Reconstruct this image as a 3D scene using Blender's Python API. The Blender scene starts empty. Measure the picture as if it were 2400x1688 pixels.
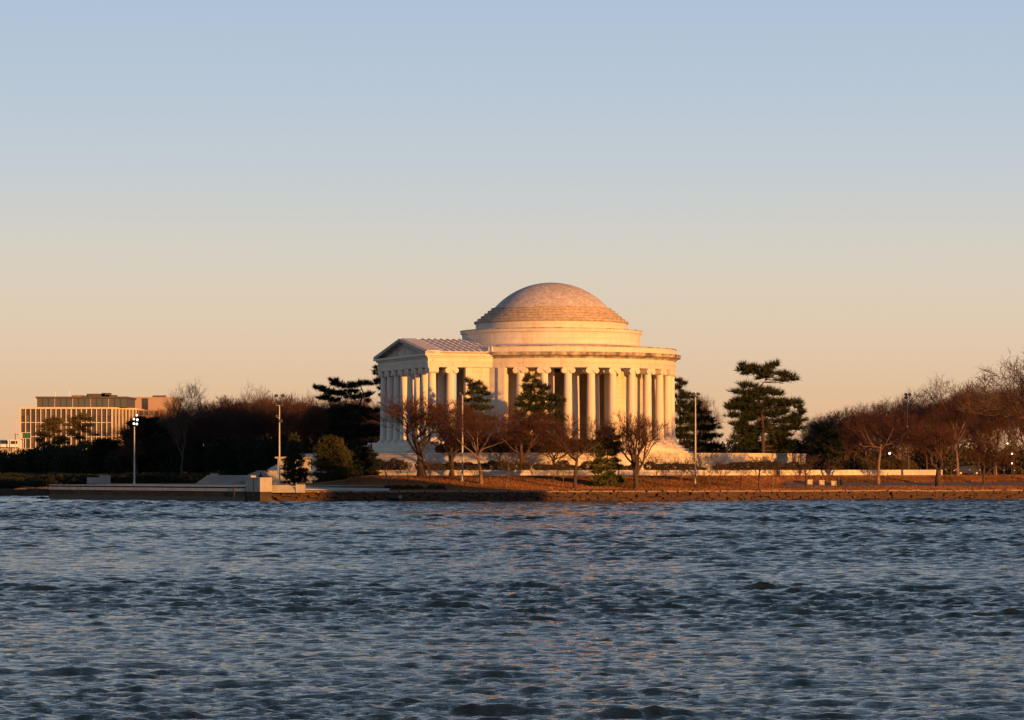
import bpy, math, random
import numpy as np
from mathutils import Vector, Matrix

SC = bpy.context.scene
COL = SC.collection
R = math.radians
rnd = random.Random(7)
nrng = np.random.default_rng(7)

# ------------------------------------------------------------------ camera
EYE = 4.7            # metres above the water
FPX, HOR = 7314.0, 1095.0
cam = bpy.data.cameras.new('camera')
cam.sensor_width = 36.0
cam.lens = FPX / 2400.0 * 36.0
cam.shift_y = (HOR - 844.0) / 2400.0
cam.clip_start = 0.5
cam.clip_end = 20000
camo = bpy.data.objects.new('camera', cam)
camo.location = (0, 0, EYE)
camo.rotation_euler = (R(90), 0, 0)
COL.objects.link(camo)
SC.camera = camo

# ------------------------------------------------------------------ sky, sun, exposure
SUN_A, SUN_E = R(38), R(4.0)      # azimuth to the right of straight behind the camera, elevation
sun_dir = Vector((math.sin(SUN_A) * math.cos(SUN_E), -math.cos(SUN_A) * math.cos(SUN_E), math.sin(SUN_E)))
world = bpy.data.worlds.new('World')
SC.world = world
world.use_nodes = True
wn, wl = world.node_tree.nodes, world.node_tree.links
wn.clear()
sky = wn.new('ShaderNodeTexSky')
sky.sky_type = 'NISHITA'
sky.sun_disc = False
sky.sun_elevation = SUN_E
sky.sun_rotation = R(180) - SUN_A
sky.altitude = 0
sky.air_density = 1.0
sky.dust_density = 1.5
sky.ozone_density = 1.0
geo = wn.new('ShaderNodeNewGeometry')
sep = wn.new('ShaderNodeSeparateXYZ')
wl.new(geo.outputs['Incoming'], sep.inputs[0])
neg = wn.new('ShaderNodeMath'); neg.operation = 'MULTIPLY'; neg.inputs[1].default_value = -1
wl.new(sep.outputs['Z'], neg.inputs[0])
ramp = wn.new('ShaderNodeValToRGB')
ramp.color_ramp.interpolation = 'LINEAR'
els = ramp.color_ramp.elements
SKY = [(0.00, (.82, .46, .25)), (.012, (.81, .485, .275)), (.022, (.79, .53, .325)), (.040, (.775, .605, .435)), (.055, (.745, .635, .50)), (.068, (.695, .65, .57)), (.095, (.57, .625, .67)),
       (.125, (.485, .585, .70)), (.15, (.44, .55, .71)), (.25, (.265, .375, .52)), (.40, (.14, .225, .34)), (.70, (.07, .12, .20)), (1.0, (.05, .085, .155))]
while len(els) < len(SKY):
    els.new(.5)
for e, (p, c) in zip(els, SKY):
    e.position = p
    e.color = (*c, 1)
wl.new(neg.outputs[0], ramp.inputs[0])
skm = wn.new('ShaderNodeMixRGB'); skm.inputs[0].default_value = .95
sks = wn.new('ShaderNodeMixRGB'); sks.blend_type = 'MULTIPLY'; sks.inputs[0].default_value = 1
sks.inputs[2].default_value = (.1, .1, .1, 1)
wl.new(sky.outputs[0], sks.inputs[1])
wl.new(sks.outputs[0], skm.inputs[1])
wl.new(ramp.outputs[0], skm.inputs[2])
bg = wn.new('ShaderNodeBackground')
bg.inputs[1].default_value = .66
wl.new(skm.outputs[0], bg.inputs[0])
wo = wn.new('ShaderNodeOutputWorld')
wl.new(bg.outputs[0], wo.inputs[0])

sl = bpy.data.lights.new('sun', 'SUN')
sl.energy = 5.0
sl.angle = R(.5)
sl.color = (1.0, .405, .085)
so = bpy.data.objects.new('sun', sl)
so.rotation_euler = sun_dir.to_track_quat('Z', 'Y').to_euler()
so.location = (200, -200, 100)
COL.objects.link(so)

SC.view_settings.view_transform = 'Standard'
SC.view_settings.look = 'None'
SC.view_settings.exposure = 0.6
SC.view_settings.gamma = 1.0
SC.view_settings.use_curve_mapping = False
SC.cycles.max_bounces = 5

# ------------------------------------------------------------------ helpers
def wx(px, D): return (px - 1200.0) / FPX * D
def wz(py, D): return EYE + (HOR - py) / FPX * D

def principled(m):
    m.use_nodes = True
    n = m.node_tree.nodes
    return n, m.node_tree.links, n['Principled BSDF']

def mat(name, c1, c2=None, scale=1.0, rough=.8, bump=0.0, bscale=None, bdist=.05, stretch=(1, 1, 1), contrast=(.35, .65),
        stain=None, stain_scale=(1.2, 1.2, .12), stain_amt=.5, metal=0.0, spec=.3, detail=6, stain_range=(.5, .7)):
    m = bpy.data.materials.new(name)
    n, l, b = principled(m)
    b.inputs['Roughness'].default_value = rough
    b.inputs['Metallic'].default_value = metal
    b.inputs['Specular IOR Level'].default_value = spec
    b.inputs['Base Color'].default_value = (*c1, 1)
    tc = n.new('ShaderNodeTexCoord')
    out = None
    if c2:
        mp = n.new('ShaderNodeMapping'); mp.inputs['Scale'].default_value = stretch
        l.new(tc.outputs['Object'], mp.inputs[0])
        t = n.new('ShaderNodeTexNoise'); t.inputs['Scale'].default_value = scale; t.inputs['Detail'].default_value = detail
        t.inputs['Roughness'].default_value = .65
        l.new(mp.outputs[0], t.inputs['Vector'])
        r = n.new('ShaderNodeValToRGB')
        r.color_ramp.elements[0].position, r.color_ramp.elements[1].position = contrast
        r.color_ramp.elements[0].color = (*c1, 1); r.color_ramp.elements[1].color = (*c2, 1)
        l.new(t.outputs[0], r.inputs[0])
        out = r.outputs[0]
    if stain:
        mp = n.new('ShaderNodeMapping'); mp.inputs['Scale'].default_value = stain_scale
        l.new(tc.outputs['Object'], mp.inputs[0])
        t = n.new('ShaderNodeTexNoise'); t.inputs['Scale'].default_value = 1.0; t.inputs['Detail'].default_value = 8
        t.inputs['Roughness'].default_value = .7
        l.new(mp.outputs[0], t.inputs['Vector'])
        r = n.new('ShaderNodeMapRange')
        r.inputs[1].default_value, r.inputs[2].default_value = stain_range
        r.inputs[4].default_value = stain_amt
        l.new(t.outputs[0], r.inputs[0])
        mx = n.new('ShaderNodeMixRGB')
        l.new(r.outputs[0], mx.inputs[0])
        if out: l.new(out, mx.inputs[1])
        else: mx.inputs[1].default_value = (*c1, 1)
        mx.inputs[2].default_value = (*stain, 1)
        out = mx.outputs[0]
    if out: l.new(out, b.inputs['Base Color'])
    if bump:
        t = n.new('ShaderNodeTexNoise'); t.inputs['Scale'].default_value = bscale or scale * 6; t.inputs['Detail'].default_value = 4
        l.new(tc.outputs['Object'], t.inputs['Vector'])
        bp = n.new('ShaderNodeBump'); bp.inputs['Strength'].default_value = bump; bp.inputs['Distance'].default_value = bdist
        l.new(t.outputs[0], bp.inputs['Height'])
        l.new(bp.outputs[0], b.inputs['Normal'])
    return m

def emit(name, c, s):
    m = bpy.data.materials.new(name)
    n, l, b = principled(m)
    b.inputs['Base Color'].default_value = (.8, .8, .8, 1)
    b.inputs['Emission Color'].default_value = (*c, 1)
    b.inputs['Emission Strength'].default_value = s
    return m

def np_mesh(name, V, quads=None, tris=None, smooth=False):
    me = bpy.data.meshes.new(name)
    V = np.asarray(V, dtype=np.float32)
    parts, tot = [], []
    if quads is not None and len(quads):
        q = np.asarray(quads, dtype=np.int32); parts.append(q.ravel()); tot.append(np.full(len(q), 4, np.int32))
    if tris is not None and len(tris):
        t = np.asarray(tris, dtype=np.int32); parts.append(t.ravel()); tot.append(np.full(len(t), 3, np.int32))
    loops = np.concatenate(parts); totals = np.concatenate(tot)
    starts = np.concatenate([[0], np.cumsum(totals)[:-1]]).astype(np.int32)
    me.vertices.add(len(V)); me.vertices.foreach_set('co', V.ravel())
    me.loops.add(len(loops)); me.loops.foreach_set('vertex_index', loops)
    me.polygons.add(len(totals)); me.polygons.foreach_set('loop_start', starts)
    try: me.polygons.foreach_set('loop_total', totals)
    except Exception: pass
    if smooth: me.polygons.foreach_set('use_smooth', np.ones(len(totals), bool))
    me.update(calc_edges=True)
    return me

def link(name, me, m=None, parent=None):
    o = bpy.data.objects.new(name, me)
    COL.objects.link(o)
    if m and me is not None and len(me.materials) == 0: me.materials.append(m)
    if parent: o.parent = parent
    return o

def tag(o, label, cat, group=None):
    o['label'] = label; o['category'] = cat
    if group: o['group'] = group
    return o

def struct(o): o['kind'] = 'structure'; return o
def stuff(o): o['kind'] = 'stuff'; return o

def thing(name, label, cat, loc=(0, 0, 0), rz=0, group=None):
    o = bpy.data.objects.new(name, None)
    o.empty_display_size = .3
    COL.objects.link(o)
    o.location = loc; o.rotation_euler = (0, 0, rz)
    return tag(o, label, cat, group)

class MB:
    def __init__(s): s.v = []; s.f = []
    def box(s, x0, x1, y0, y1, z0, z1):
        b = len(s.v)
        s.v += [(x0, y0, z0), (x1, y0, z0), (x1, y1, z0), (x0, y1, z0), (x0, y0, z1), (x1, y0, z1), (x1, y1, z1), (x0, y1, z1)]
        s.f += [tuple(b + i for i in q) for q in ((0, 3, 2, 1), (4, 5, 6, 7), (0, 1, 5, 4), (1, 2, 6, 5), (2, 3, 7, 6), (3, 0, 4, 7))]
        return s
    def obox(s, c, h, rz):
        b = len(s.v); s.box(-h[0], h[0], -h[1], h[1], -h[2], h[2])
        ca, sa = math.cos(rz), math.sin(rz)
        for i in range(b, len(s.v)):
            x, y, z = s.v[i]; s.v[i] = (c[0] + x * ca - y * sa, c[1] + x * sa + y * ca, c[2] + z)
        return s
    def prism(s, poly, z0, z1):
        b = len(s.v); n = len(poly)
        s.v += [(x, y, z0) for x, y in poly] + [(x, y, z1) for x, y in poly]
        s.f.append(tuple(b + i for i in range(n))[::-1]); s.f.append(tuple(b + n + i for i in range(n)))
        for i in range(n):
            j = (i + 1) % n; s.f.append((b + i, b + j, b + n + j, b + n + i))
        return s
    def sheet(s, pts):
        b = len(s.v); s.v += list(pts); s.f.append(tuple(range(b, b + len(pts)))); return s
    def extrude(s, poly, vec):      # poly: 3-D loop, extruded along vec
        b = len(s.v); n = len(poly)
        s.v += [tuple(p) for p in poly] + [(p[0] + vec[0], p[1] + vec[1], p[2] + vec[2]) for p in poly]
        s.f.append(tuple(b + i for i in range(n))[::-1]); s.f.append(tuple(b + n + i for i in range(n)))
        for i in range(n):
            j = (i + 1) % n; s.f.append((b + i, b + j, b + n + j, b + n + i))
        return s
    def lathe(s, prof, n=32, a0=0.0, a1=360.0, loop=False, cx=0, cy=0):
        full = abs(a1 - a0) >= 359.99
        b = len(s.v); m = len(prof); na = n if full else n + 1
        for i in range(na):
            a = R(a0 + (a1 - a0) * i / n); ca, sa = math.cos(a), math.sin(a)
            s.v += [(cx + r * ca, cy + r * sa, z) for r, z in prof]
        mm = m if loop else m - 1
        for i in range(n):
            i2 = (i + 1) % na if full else i + 1
            for j in range(mm):
                j2 = (j + 1) % m
                s.f.append((b + i * m + j, b + i2 * m + j, b + i2 * m + j2, b + i * m + j2))
        if loop and not full:
            s.f.append(tuple(b + j for j in range(m))); s.f.append(tuple(b + n * m + j for j in range(m))[::-1])
        return s
    def tube(s, pts, rad, n=8, cap=True):
        b = len(s.v)
        for i, p in enumerate(pts):
            p = Vector(p)
            d = (Vector(pts[min(i + 1, len(pts) - 1)]) - Vector(pts[max(i - 1, 0)])).normalized()
            u = d.cross(Vector((0, 0, 1)) if abs(d.z) < .9 else Vector((1, 0, 0))).normalized(); w = d.cross(u)
            r = rad[i] if isinstance(rad, (list, tuple)) else rad
            for k in range(n):
                a = 2 * math.pi * k / n
                s.v.append(tuple(p + u * (r * math.cos(a)) + w * (r * math.sin(a))))
        for i in range(len(pts) - 1):
            for k in range(n):
                k2 = (k + 1) % n
                s.f.append((b + i * n + k, b + i * n + k2, b + (i + 1) * n + k2, b + (i + 1) * n + k))
        if cap:
            s.f.append(tuple(b + k for k in range(n))[::-1]); e = b + (len(pts) - 1) * n
            s.f.append(tuple(e + k for k in range(n)))
        return s
    def mesh(s, name, smooth=False, angle=None):
        me = bpy.data.meshes.new(name)
        me.from_pydata(s.v, [], s.f)
        if smooth:
            me.polygons.foreach_set('use_smooth', [True] * len(me.polygons))
            if angle: me.set_sharp_from_angle(angle=R(angle))
        me.update()
        return me
    def build(s, name, m, parent=None, smooth=False, angle=35):
        return link(name, s.mesh(name, smooth, angle if smooth else None), m, parent)

# ------------------------------------------------------------------ materials
M = {}
M['marble'] = mat('white marble', (.68, .62, .53), (.59, .535, .455), scale=.35, rough=.7, stain=(.36, .31, .26), stain_amt=.55, stain_scale=(1.1, 1.1, .16), stain_range=(.52, .74))
M['marble_col'] = mat('column marble', (.68, .62, .54), (.60, .54, .47), scale=.5, rough=.65, stretch=(1, 1, .3), stain=(.42, .37, .31), stain_amt=.35)
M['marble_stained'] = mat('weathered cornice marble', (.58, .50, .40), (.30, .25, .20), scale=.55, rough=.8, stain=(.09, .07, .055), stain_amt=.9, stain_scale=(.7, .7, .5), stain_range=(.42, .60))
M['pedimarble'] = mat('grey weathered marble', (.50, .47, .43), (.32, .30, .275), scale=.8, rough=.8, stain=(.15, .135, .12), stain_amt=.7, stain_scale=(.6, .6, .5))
M['dome'] = mat('mottled dome marble', (.36, .30, .275), (.68, .59, .54), scale=1.7, rough=.75, contrast=(.34, .67), detail=12, stain=(.30, .26, .245), stain_scale=(.3, .3, .3), stain_amt=.6)
M['dome_step'] = mat('dark stained step marble', (.27, .215, .185), (.60, .50, .43), scale=1.3, rough=.85, contrast=(.36, .72), detail=9, stretch=(1, 1, 3.2), stain=(.15, .115, .095), stain_scale=(.5, .5, 2.0), stain_amt=.4)
M['roof'] = mat('pale roof marble', (.70, .63, .59), (.56, .50, .47), scale=.9, rough=.7)
M['concrete'] = mat('pale concrete', (.38, .355, .32), (.29, .27, .245), scale=.6, rough=.85, stain=(.22, .2, .18), stain_amt=.5)
M['coping'] = mat('pale coping concrete', (.52, .48, .43), (.40, .37, .33), scale=.8, rough=.9, stain=(.2, .17, .14), stain_amt=.6, stain_scale=(1.5, 1.5, .3))
M['granite'] = mat('terrace stone', (.66, .60, .52), (.52, .47, .40), scale=.4, rough=.85, stain=(.30, .25, .2), stain_amt=.6, stain_scale=(.8, .8, .25))
M['algae'] = mat('brown tide-stained concrete', (.045, .035, .026), (.08, .062, .046), scale=.7, rough=.9, spec=.05, stretch=(.6, .6, 2))
M['wet'] = mat('black wet algae concrete', (.012, .011, .009), (.022, .02, .015), scale=1.5, rough=.45)
M['stone'] = mat('rubble seawall stone', (.105, .055, .032), (.042, .023, .015), scale=1.6, rough=.9, bump=.8, bscale=5, bdist=.08, stain=(.07, .055, .045), stain_scale=(.7, .7, .7), stain_amt=.6)
M['cap'] = mat('capstone', (.34, .23, .155), (.19, .125, .085), scale=1.3, rough=.9, bump=.4, bscale=6)
M['path'] = mat('asphalt path', (.15, .125, .115), (.105, .09, .085), scale=.5, rough=.9, bump=.5, bscale=9, bdist=.03)
M['ramp'] = mat('pale concrete promenade', (.48, .43, .38), (.36, .32, .28), scale=.5, rough=.9, bump=.5, bscale=6, bdist=.04)
M['bark'] = mat('bare bark', (.085, .055, .04), (.048, .03, .023), scale=3, rough=.95)
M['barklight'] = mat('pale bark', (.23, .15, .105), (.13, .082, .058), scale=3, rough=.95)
M['twig'] = mat('reddish twigs', (.075, .037, .026), (.05, .024, .018), scale=.8, rough=.95)
M['twig_red'] = mat('red brown cherry twigs', (.085, .036, .024), (.055, .023, .016), scale=.8, rough=.95)
M['twig_grey'] = mat('grey brown twigs', (.11, .072, .053), (.075, .048, .036), scale=.8, rough=.95)
M['needle'] = mat('dark pine needles', (.022, .030, .012), (.042, .050, .018), scale=1.0, rough=.8)
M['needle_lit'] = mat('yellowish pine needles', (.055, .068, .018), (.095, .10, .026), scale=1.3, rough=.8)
M['needle_gold'] = mat('olive evergreen leaves', (.032, .034, .010), (.06, .056, .016), scale=1.3, rough=.85)
M['needle_dark'] = mat('blackish evergreen leaves', (.012, .017, .010), (.022, .030, .015), scale=1.2, rough=.85)
M['needle_brown'] = mat('bronzed pine needles', (.075, .06, .022), (.115, .085, .03), scale=1.2, rough=.85)
M['bramble'] = mat('dark bramble twigs', (.022, .014, .011), (.04, .024, .018), scale=1.2, rough=1)
M['hedge'] = mat('dark hedge leaves', (.045, .036, .02), (.085, .06, .028), scale=2, rough=.85)
M['pole'] = mat('galvanised pole', (.55, .53, .5), (.45, .43, .4), scale=2, rough=.5)
M['black'] = mat('black painted metal', (.018, .019, .022), (.03, .03, .033), scale=4, rough=.5)
M['whiteglow'] = emit('white glow', (1, .97, .9), 2.0)
M['lampamber'] = emit('lit amber signal', (1, .6, .22), 4)
M['lampred'] = emit('lit red light', (1, .1, .06), 3)
M['lensoff'] = mat('floodlight lens', (.1, .1, .1), rough=.2)
M['fin'] = mat('pale facade fin', (.68, .56, .45), (.58, .47, .38), scale=.2, rough=.7)
M['brick'] = mat('reddish brick', (.30, .16, .11), (.24, .125, .085), scale=.3, rough=.9)
M['beige'] = mat('beige facade', (.36, .27, .22), (.32, .24, .195), scale=.05, rough=.9)
M['darkroof'] = mat('dark roof slab', (.09, .085, .085), (.07, .065, .065), scale=.1, rough=.8)
M['white'] = mat('white paint', (.78, .78, .78), (.7, .7, .7), scale=1, rough=.5)
M['green_sign'] = mat('green road sign', (.02, .11, .07), (.025, .13, .08), scale=.5, rough=.5)
M['carblue'] = mat('dark blue car paint', (.012, .02, .05), (.015, .024, .06), scale=2, rough=.2, spec=.6)
M['tyre'] = mat('tyre rubber', (.012, .012, .012), rough=.8)
M['cloth_dark'] = mat('dark coat', (.015, .017, .024), (.024, .026, .034), scale=5, rough=.9)
M['cloth_red'] = mat('red jacket', (.40, .02, .02), (.3, .015, .015), scale=5, rough=.9)
M['hair'] = mat('dark hair', (.012, .009, .007), rough=.8)
M['dirt'] = mat('brown leaf litter', (.15, .085, .05), (.09, .052, .033), scale=.8, rough=1, bump=1, bscale=5, bdist=.2)

def glass_mat(name, c, rough=.1):
    m = mat(name, c, rough=rough, spec=.7)
    return m
M['glass'] = [glass_mat('dark window glass', (.035, .035, .035)), glass_mat('smoky window glass', (.055, .05, .045), .15), glass_mat('greenish window glass', (.07, .08, .065), .12), glass_mat('curtained window glass', (.09, .075, .06), .2)]
M['carglass'] = glass_mat('car glass', (.02, .022, .025))

# block joints of the marble walls: courses round the rotunda axis
def add_joints(m, r=18.0, row=.82, width=2.3, dark=.72, size=.028):
    n, l = m.node_tree.nodes, m.node_tree.links
    b = n['Principled BSDF']; src = b.inputs['Base Color'].links[0].from_socket
    tc = n.new('ShaderNodeTexCoord'); sp = n.new('ShaderNodeSeparateXYZ'); l.new(tc.outputs['Object'], sp.inputs[0])
    at = n.new('ShaderNodeMath'); at.operation = 'ARCTAN2'; l.new(sp.outputs['Y'], at.inputs[0]); l.new(sp.outputs['X'], at.inputs[1])
    mu = n.new('ShaderNodeMath'); mu.operation = 'MULTIPLY'; mu.inputs[1].default_value = r; l.new(at.outputs[0], mu.inputs[0])
    cb = n.new('ShaderNodeCombineXYZ'); l.new(mu.outputs[0], cb.inputs[0]); l.new(sp.outputs['Z'], cb.inputs[1])
    br = n.new('ShaderNodeTexBrick'); br.inputs['Scale'].default_value = 1.0
    br.inputs['Brick Width'].default_value = width; br.inputs['Row Height'].default_value = row
    br.inputs['Mortar Size'].default_value = size; br.inputs['Mortar Smooth'].default_value = .3
    br.inputs['Color1'].default_value = (1, 1, 1, 1); br.inputs['Color2'].default_value = (.93, .925, .915, 1); br.inputs['Mortar'].default_value = (dark, dark * .95, dark * .9, 1)
    l.new(cb.outputs[0], br.inputs['Vector'])
    mx = n.new('ShaderNodeMixRGB'); mx.blend_type = 'MULTIPLY'; mx.inputs[0].default_value = 1
    l.new(src, mx.inputs[1]); l.new(br.outputs['Color'], mx.inputs[2]); l.new(mx.outputs[0], b.inputs['Base Color'])
add_joints(M['marble'])
add_joints(M['dome_step'], 11.5, .46, 1.5, .6, .04)
add_joints(M['granite'], 43.0, .78, 1.6, .65, .03)

# lawn: dry winter grass with patches of leaf litter; short tufts give it a coarse relief
def lawn_mat():
    m = bpy.data.materials.new('dry winter lawn')
    n, l, b = principled(m)
    b.inputs['Roughness'].default_value = 1.0
    b.inputs['Specular IOR Level'].default_value = 0
    tc = n.new('ShaderNodeTexCoord')
    t = n.new('ShaderNodeTexNoise'); t.inputs['Scale'].default_value = .11; t.inputs['Detail'].default_value = 7
    l.new(tc.outputs['Object'], t.inputs['Vector'])
    r = n.new('ShaderNodeValToRGB')
    r.color_ramp.elements[0].position = .36; r.color_ramp.elements[0].color = (.17, .09, .038, 1)
    r.color_ramp.elements[1].position = .62; r.color_ramp.elements[1].color = (.42, .19, .085, 1)
    e = r.color_ramp.elements.new(.48); e.color = (.30, .14, .062, 1)
    l.new(t.outputs[0], r.inputs[0]); l.new(r.outputs[0], b.inputs['Base Color'])
    t2 = n.new('ShaderNodeTexNoise'); t2.inputs['Scale'].default_value = 3.0; t2.inputs['Detail'].default_value = 5; t2.inputs['Roughness'].default_value = .7
    l.new(tc.outputs['Object'], t2.inputs['Vector'])
    bp = n.new('ShaderNodeBump'); bp.inputs['Strength'].default_value = 1.0; bp.inputs['Distance'].default_value = .45
    l.new(t2.outputs[0], bp.inputs['Height']); l.new(bp.outputs[0], b.inputs['Normal'])
    return m
M['lawn'] = lawn_mat()

def water_mat():
    m = bpy.data.materials.new('rippled basin water')
    n, l, b = principled(m)
    b.inputs['Base Color'].default_value = (.007, .016, .022, 1)
    b.inputs['Roughness'].default_value = .045
    b.inputs['IOR'].default_value = 1.333
    b.inputs['Specular IOR Level'].default_value = .5
    tc = n.new('ShaderNodeTexCoord')
    prev = None
    for sc_, st, rot, det, dist in ((15.0, (.6, 1.3, 1), 16, 3, .038), (5.0, (.55, 1.35, 1), 10, 5, .10), (1.5, (.45, 1.1, 1), -9, 3, .2)):
        mp = n.new('ShaderNodeMapping'); mp.inputs['Scale'].default_value = st; mp.inputs['Rotation'].default_value = (0, 0, R(rot))
        l.new(tc.outputs['Object'], mp.inputs[0])
        t = n.new('ShaderNodeTexNoise'); t.inputs['Scale'].default_value = sc_; t.inputs['Detail'].default_value = det; t.inputs['Roughness'].default_value = .55
        l.new(mp.outputs[0], t.inputs['Vector'])
        bp = n.new('ShaderNodeBump'); bp.inputs['Strength'].default_value = 1.0; bp.inputs['Distance'].default_value = dist
        l.new(t.outputs[0], bp.inputs['Height'])
        if prev: l.new(prev.outputs[0], bp.inputs['Normal'])
        prev = bp
    l.new(prev.outputs[0], b.inputs['Normal'])
    return m
M['water'] = water_mat()

# ------------------------------------------------------------------ the shore and the ground
CX, CY = wx(1292, 530), 530.0           # centre of the rotunda
SHORE = [(-1500, 640), (-300, 560), (-140, 522), (-71, 508), (-69.9, 507), (-34.6, 431), (-33, 430), (-20, 430), (10, 432), (27, 435), (49, 445), (74, 452), (160, 478), (400, 560), (1500, 700)]
SX = np.array([p[0] for p in SHORE]); SY = np.array([p[1] for p in SHORE])
def shore_y(x): return np.interp(x, SX, SY)
def sstep(t): t = np.clip(t, 0, 1); return t * t * (3 - 2 * t)
def ground_z(x, y):
    d = y - shore_y(x)
    right = 1.42 + 1.85 * sstep((d - 5) / 24.0)
    left = 1.6 + .45 * sstep((d - 3) / 10.0)
    far_left = .9 + 1.8 * sstep(d / 40.0)
    k = sstep((x + 34) / 14.0)
    k2 = sstep((x + 90) / 18.0)
    z = (left * (1 - k) + right * k) * k2 + far_left * (1 - k2)
    return z + np.clip(d - 200, 0, 1e5) * .004

xs = np.unique(np.concatenate([np.linspace(-1500, -160, 24), np.linspace(-160, -90, 20), np.linspace(-90, 110, 170), np.linspace(110, 1500, 30), SX]))
offs = np.concatenate([np.arange(0, 60, 1.0), np.arange(60, 140, 5.0), np.geomspace(140, 3500, 24)])
GX, GO = np.meshgrid(xs, offs)
GY = shore_y(GX) + GO
GZ = ground_z(GX, GY)
V = np.stack([GX, GY, GZ], -1).reshape(-1, 3)
nr, nc = GX.shape
ii = (np.arange(nr - 1)[:, None] * nc + np.arange(nc - 1)[None, :]).ravel()
Q = np.stack([ii, ii + 1, ii + nc + 1, ii + nc], -1)
ground = struct(link('ground', np_mesh('ground', V, Q, smooth=True), M['lawn']))

def strip(name, m, d0, d1, x0, x1, lift, step=1.0):
    xs = np.arange(x0, x1 + .01, step)
    rows = []
    for d in np.linspace(d0, d1, 5):
        y = shore_y(xs) + d
        rows.append(np.stack([xs, y, ground_z(xs, y) + lift], -1))
    V = np.concatenate(rows); n = len(xs)
    i = (np.arange(4)[:, None] * n + np.arange(n - 1)[None, :]).ravel()
    return struct(link(name, np_mesh(name, V, np.stack([i, i + 1, i + n + 1, i + n], -1), smooth=True), m))
strip('path', M['path'], 1.2, 4.6, -20, 150, .03)
strip('path', M['path'], 13.0, 17.5, 40, 150, .03)
strip('road', M['path'], 62, 72, 60, 200, .05)

# ------------------------------------------------------------------ water: wind chop
rows = []
y = 38.0
while y < 545:
    rows.append(y); y += y * .0015
rows = np.array(rows)
ncol = 440
uu = np.linspace(-1, 1, ncol)
WX = rows[:, None] * (.20 * uu[None, :])
WY = np.repeat(rows[:, None], ncol, 1)
dY = WY * .0015; dX = rows[:, None] * .4 / ncol + 0 * WX
H = np.zeros_like(WX); PX = np.zeros_like(WX); PY = np.zeros_like(WX)
wr = np.random.default_rng(21)
nw = 72
lam = np.geomspace(.32, 5.5, nw)
gust = .78 + .36 * np.sin(WX * .05 + WY * .031 + 1.0) * np.sin(WY * .043 - WX * .02) + .16 * np.sin(WY * .11 + WX * .035 + 2)
for i in range(nw):
    th = R(-90 + (16 if i % 3 else -22) + wr.normal(0, np.interp(lam[i], [.8, 1.6], [44, 21])))
    kx, ky = math.cos(th) * 2 * math.pi / lam[i], math.sin(th) * 2 * math.pi / lam[i]
    slope = .045 * (1.0 if lam[i] < 1.5 else (1.5 / lam[i]) ** 1.3)
    A = slope * lam[i] / (2 * math.pi)
    ph = wr.uniform(0, 6.283)
    # the mesh cannot carry waves shorter than its own spacing
    fy = np.clip((lam[i] / (dY * abs(math.sin(th)) + dX * abs(math.cos(th))) - 1.3) / 1.6, 0, 1)
    arg = kx * WX + ky * WY + ph
    s, c = np.sin(arg), np.cos(arg)
    a = A * fy * gust * (1 + 1.5 * np.clip((WY - 130) / 250, 0, 1)) * (np.clip(.72 + .28 * (WY - 55) / 60, .72, 1) if lam[i] > 1.2 else 1)
    H += a * c
    PX -= a * math.cos(th) * s * 1.25
    PY -= a * math.sin(th) * s * 1.25
V = np.stack([WX + PX, WY + PY, H], -1).reshape(-1, 3)
ii = (np.arange(len(rows) - 1)[:, None] * ncol + np.arange(ncol - 1)[None, :]).ravel()
Q = np.stack([ii, ii + 1, ii + ncol + 1, ii + ncol], -1)
nb = len(V)
V = np.concatenate([V, np.array([(-4000, -1500, -.35), (4000, -1500, -.35), (4000, 900, -.35), (-4000, 900, -.35)])])
Q = np.concatenate([Q, np.array([[nb, nb + 1, nb + 2, nb + 3]])])
struct(link('water', np_mesh('water', V, Q, smooth=True), M['water']))
del V, Q, H, PX, PY

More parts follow.
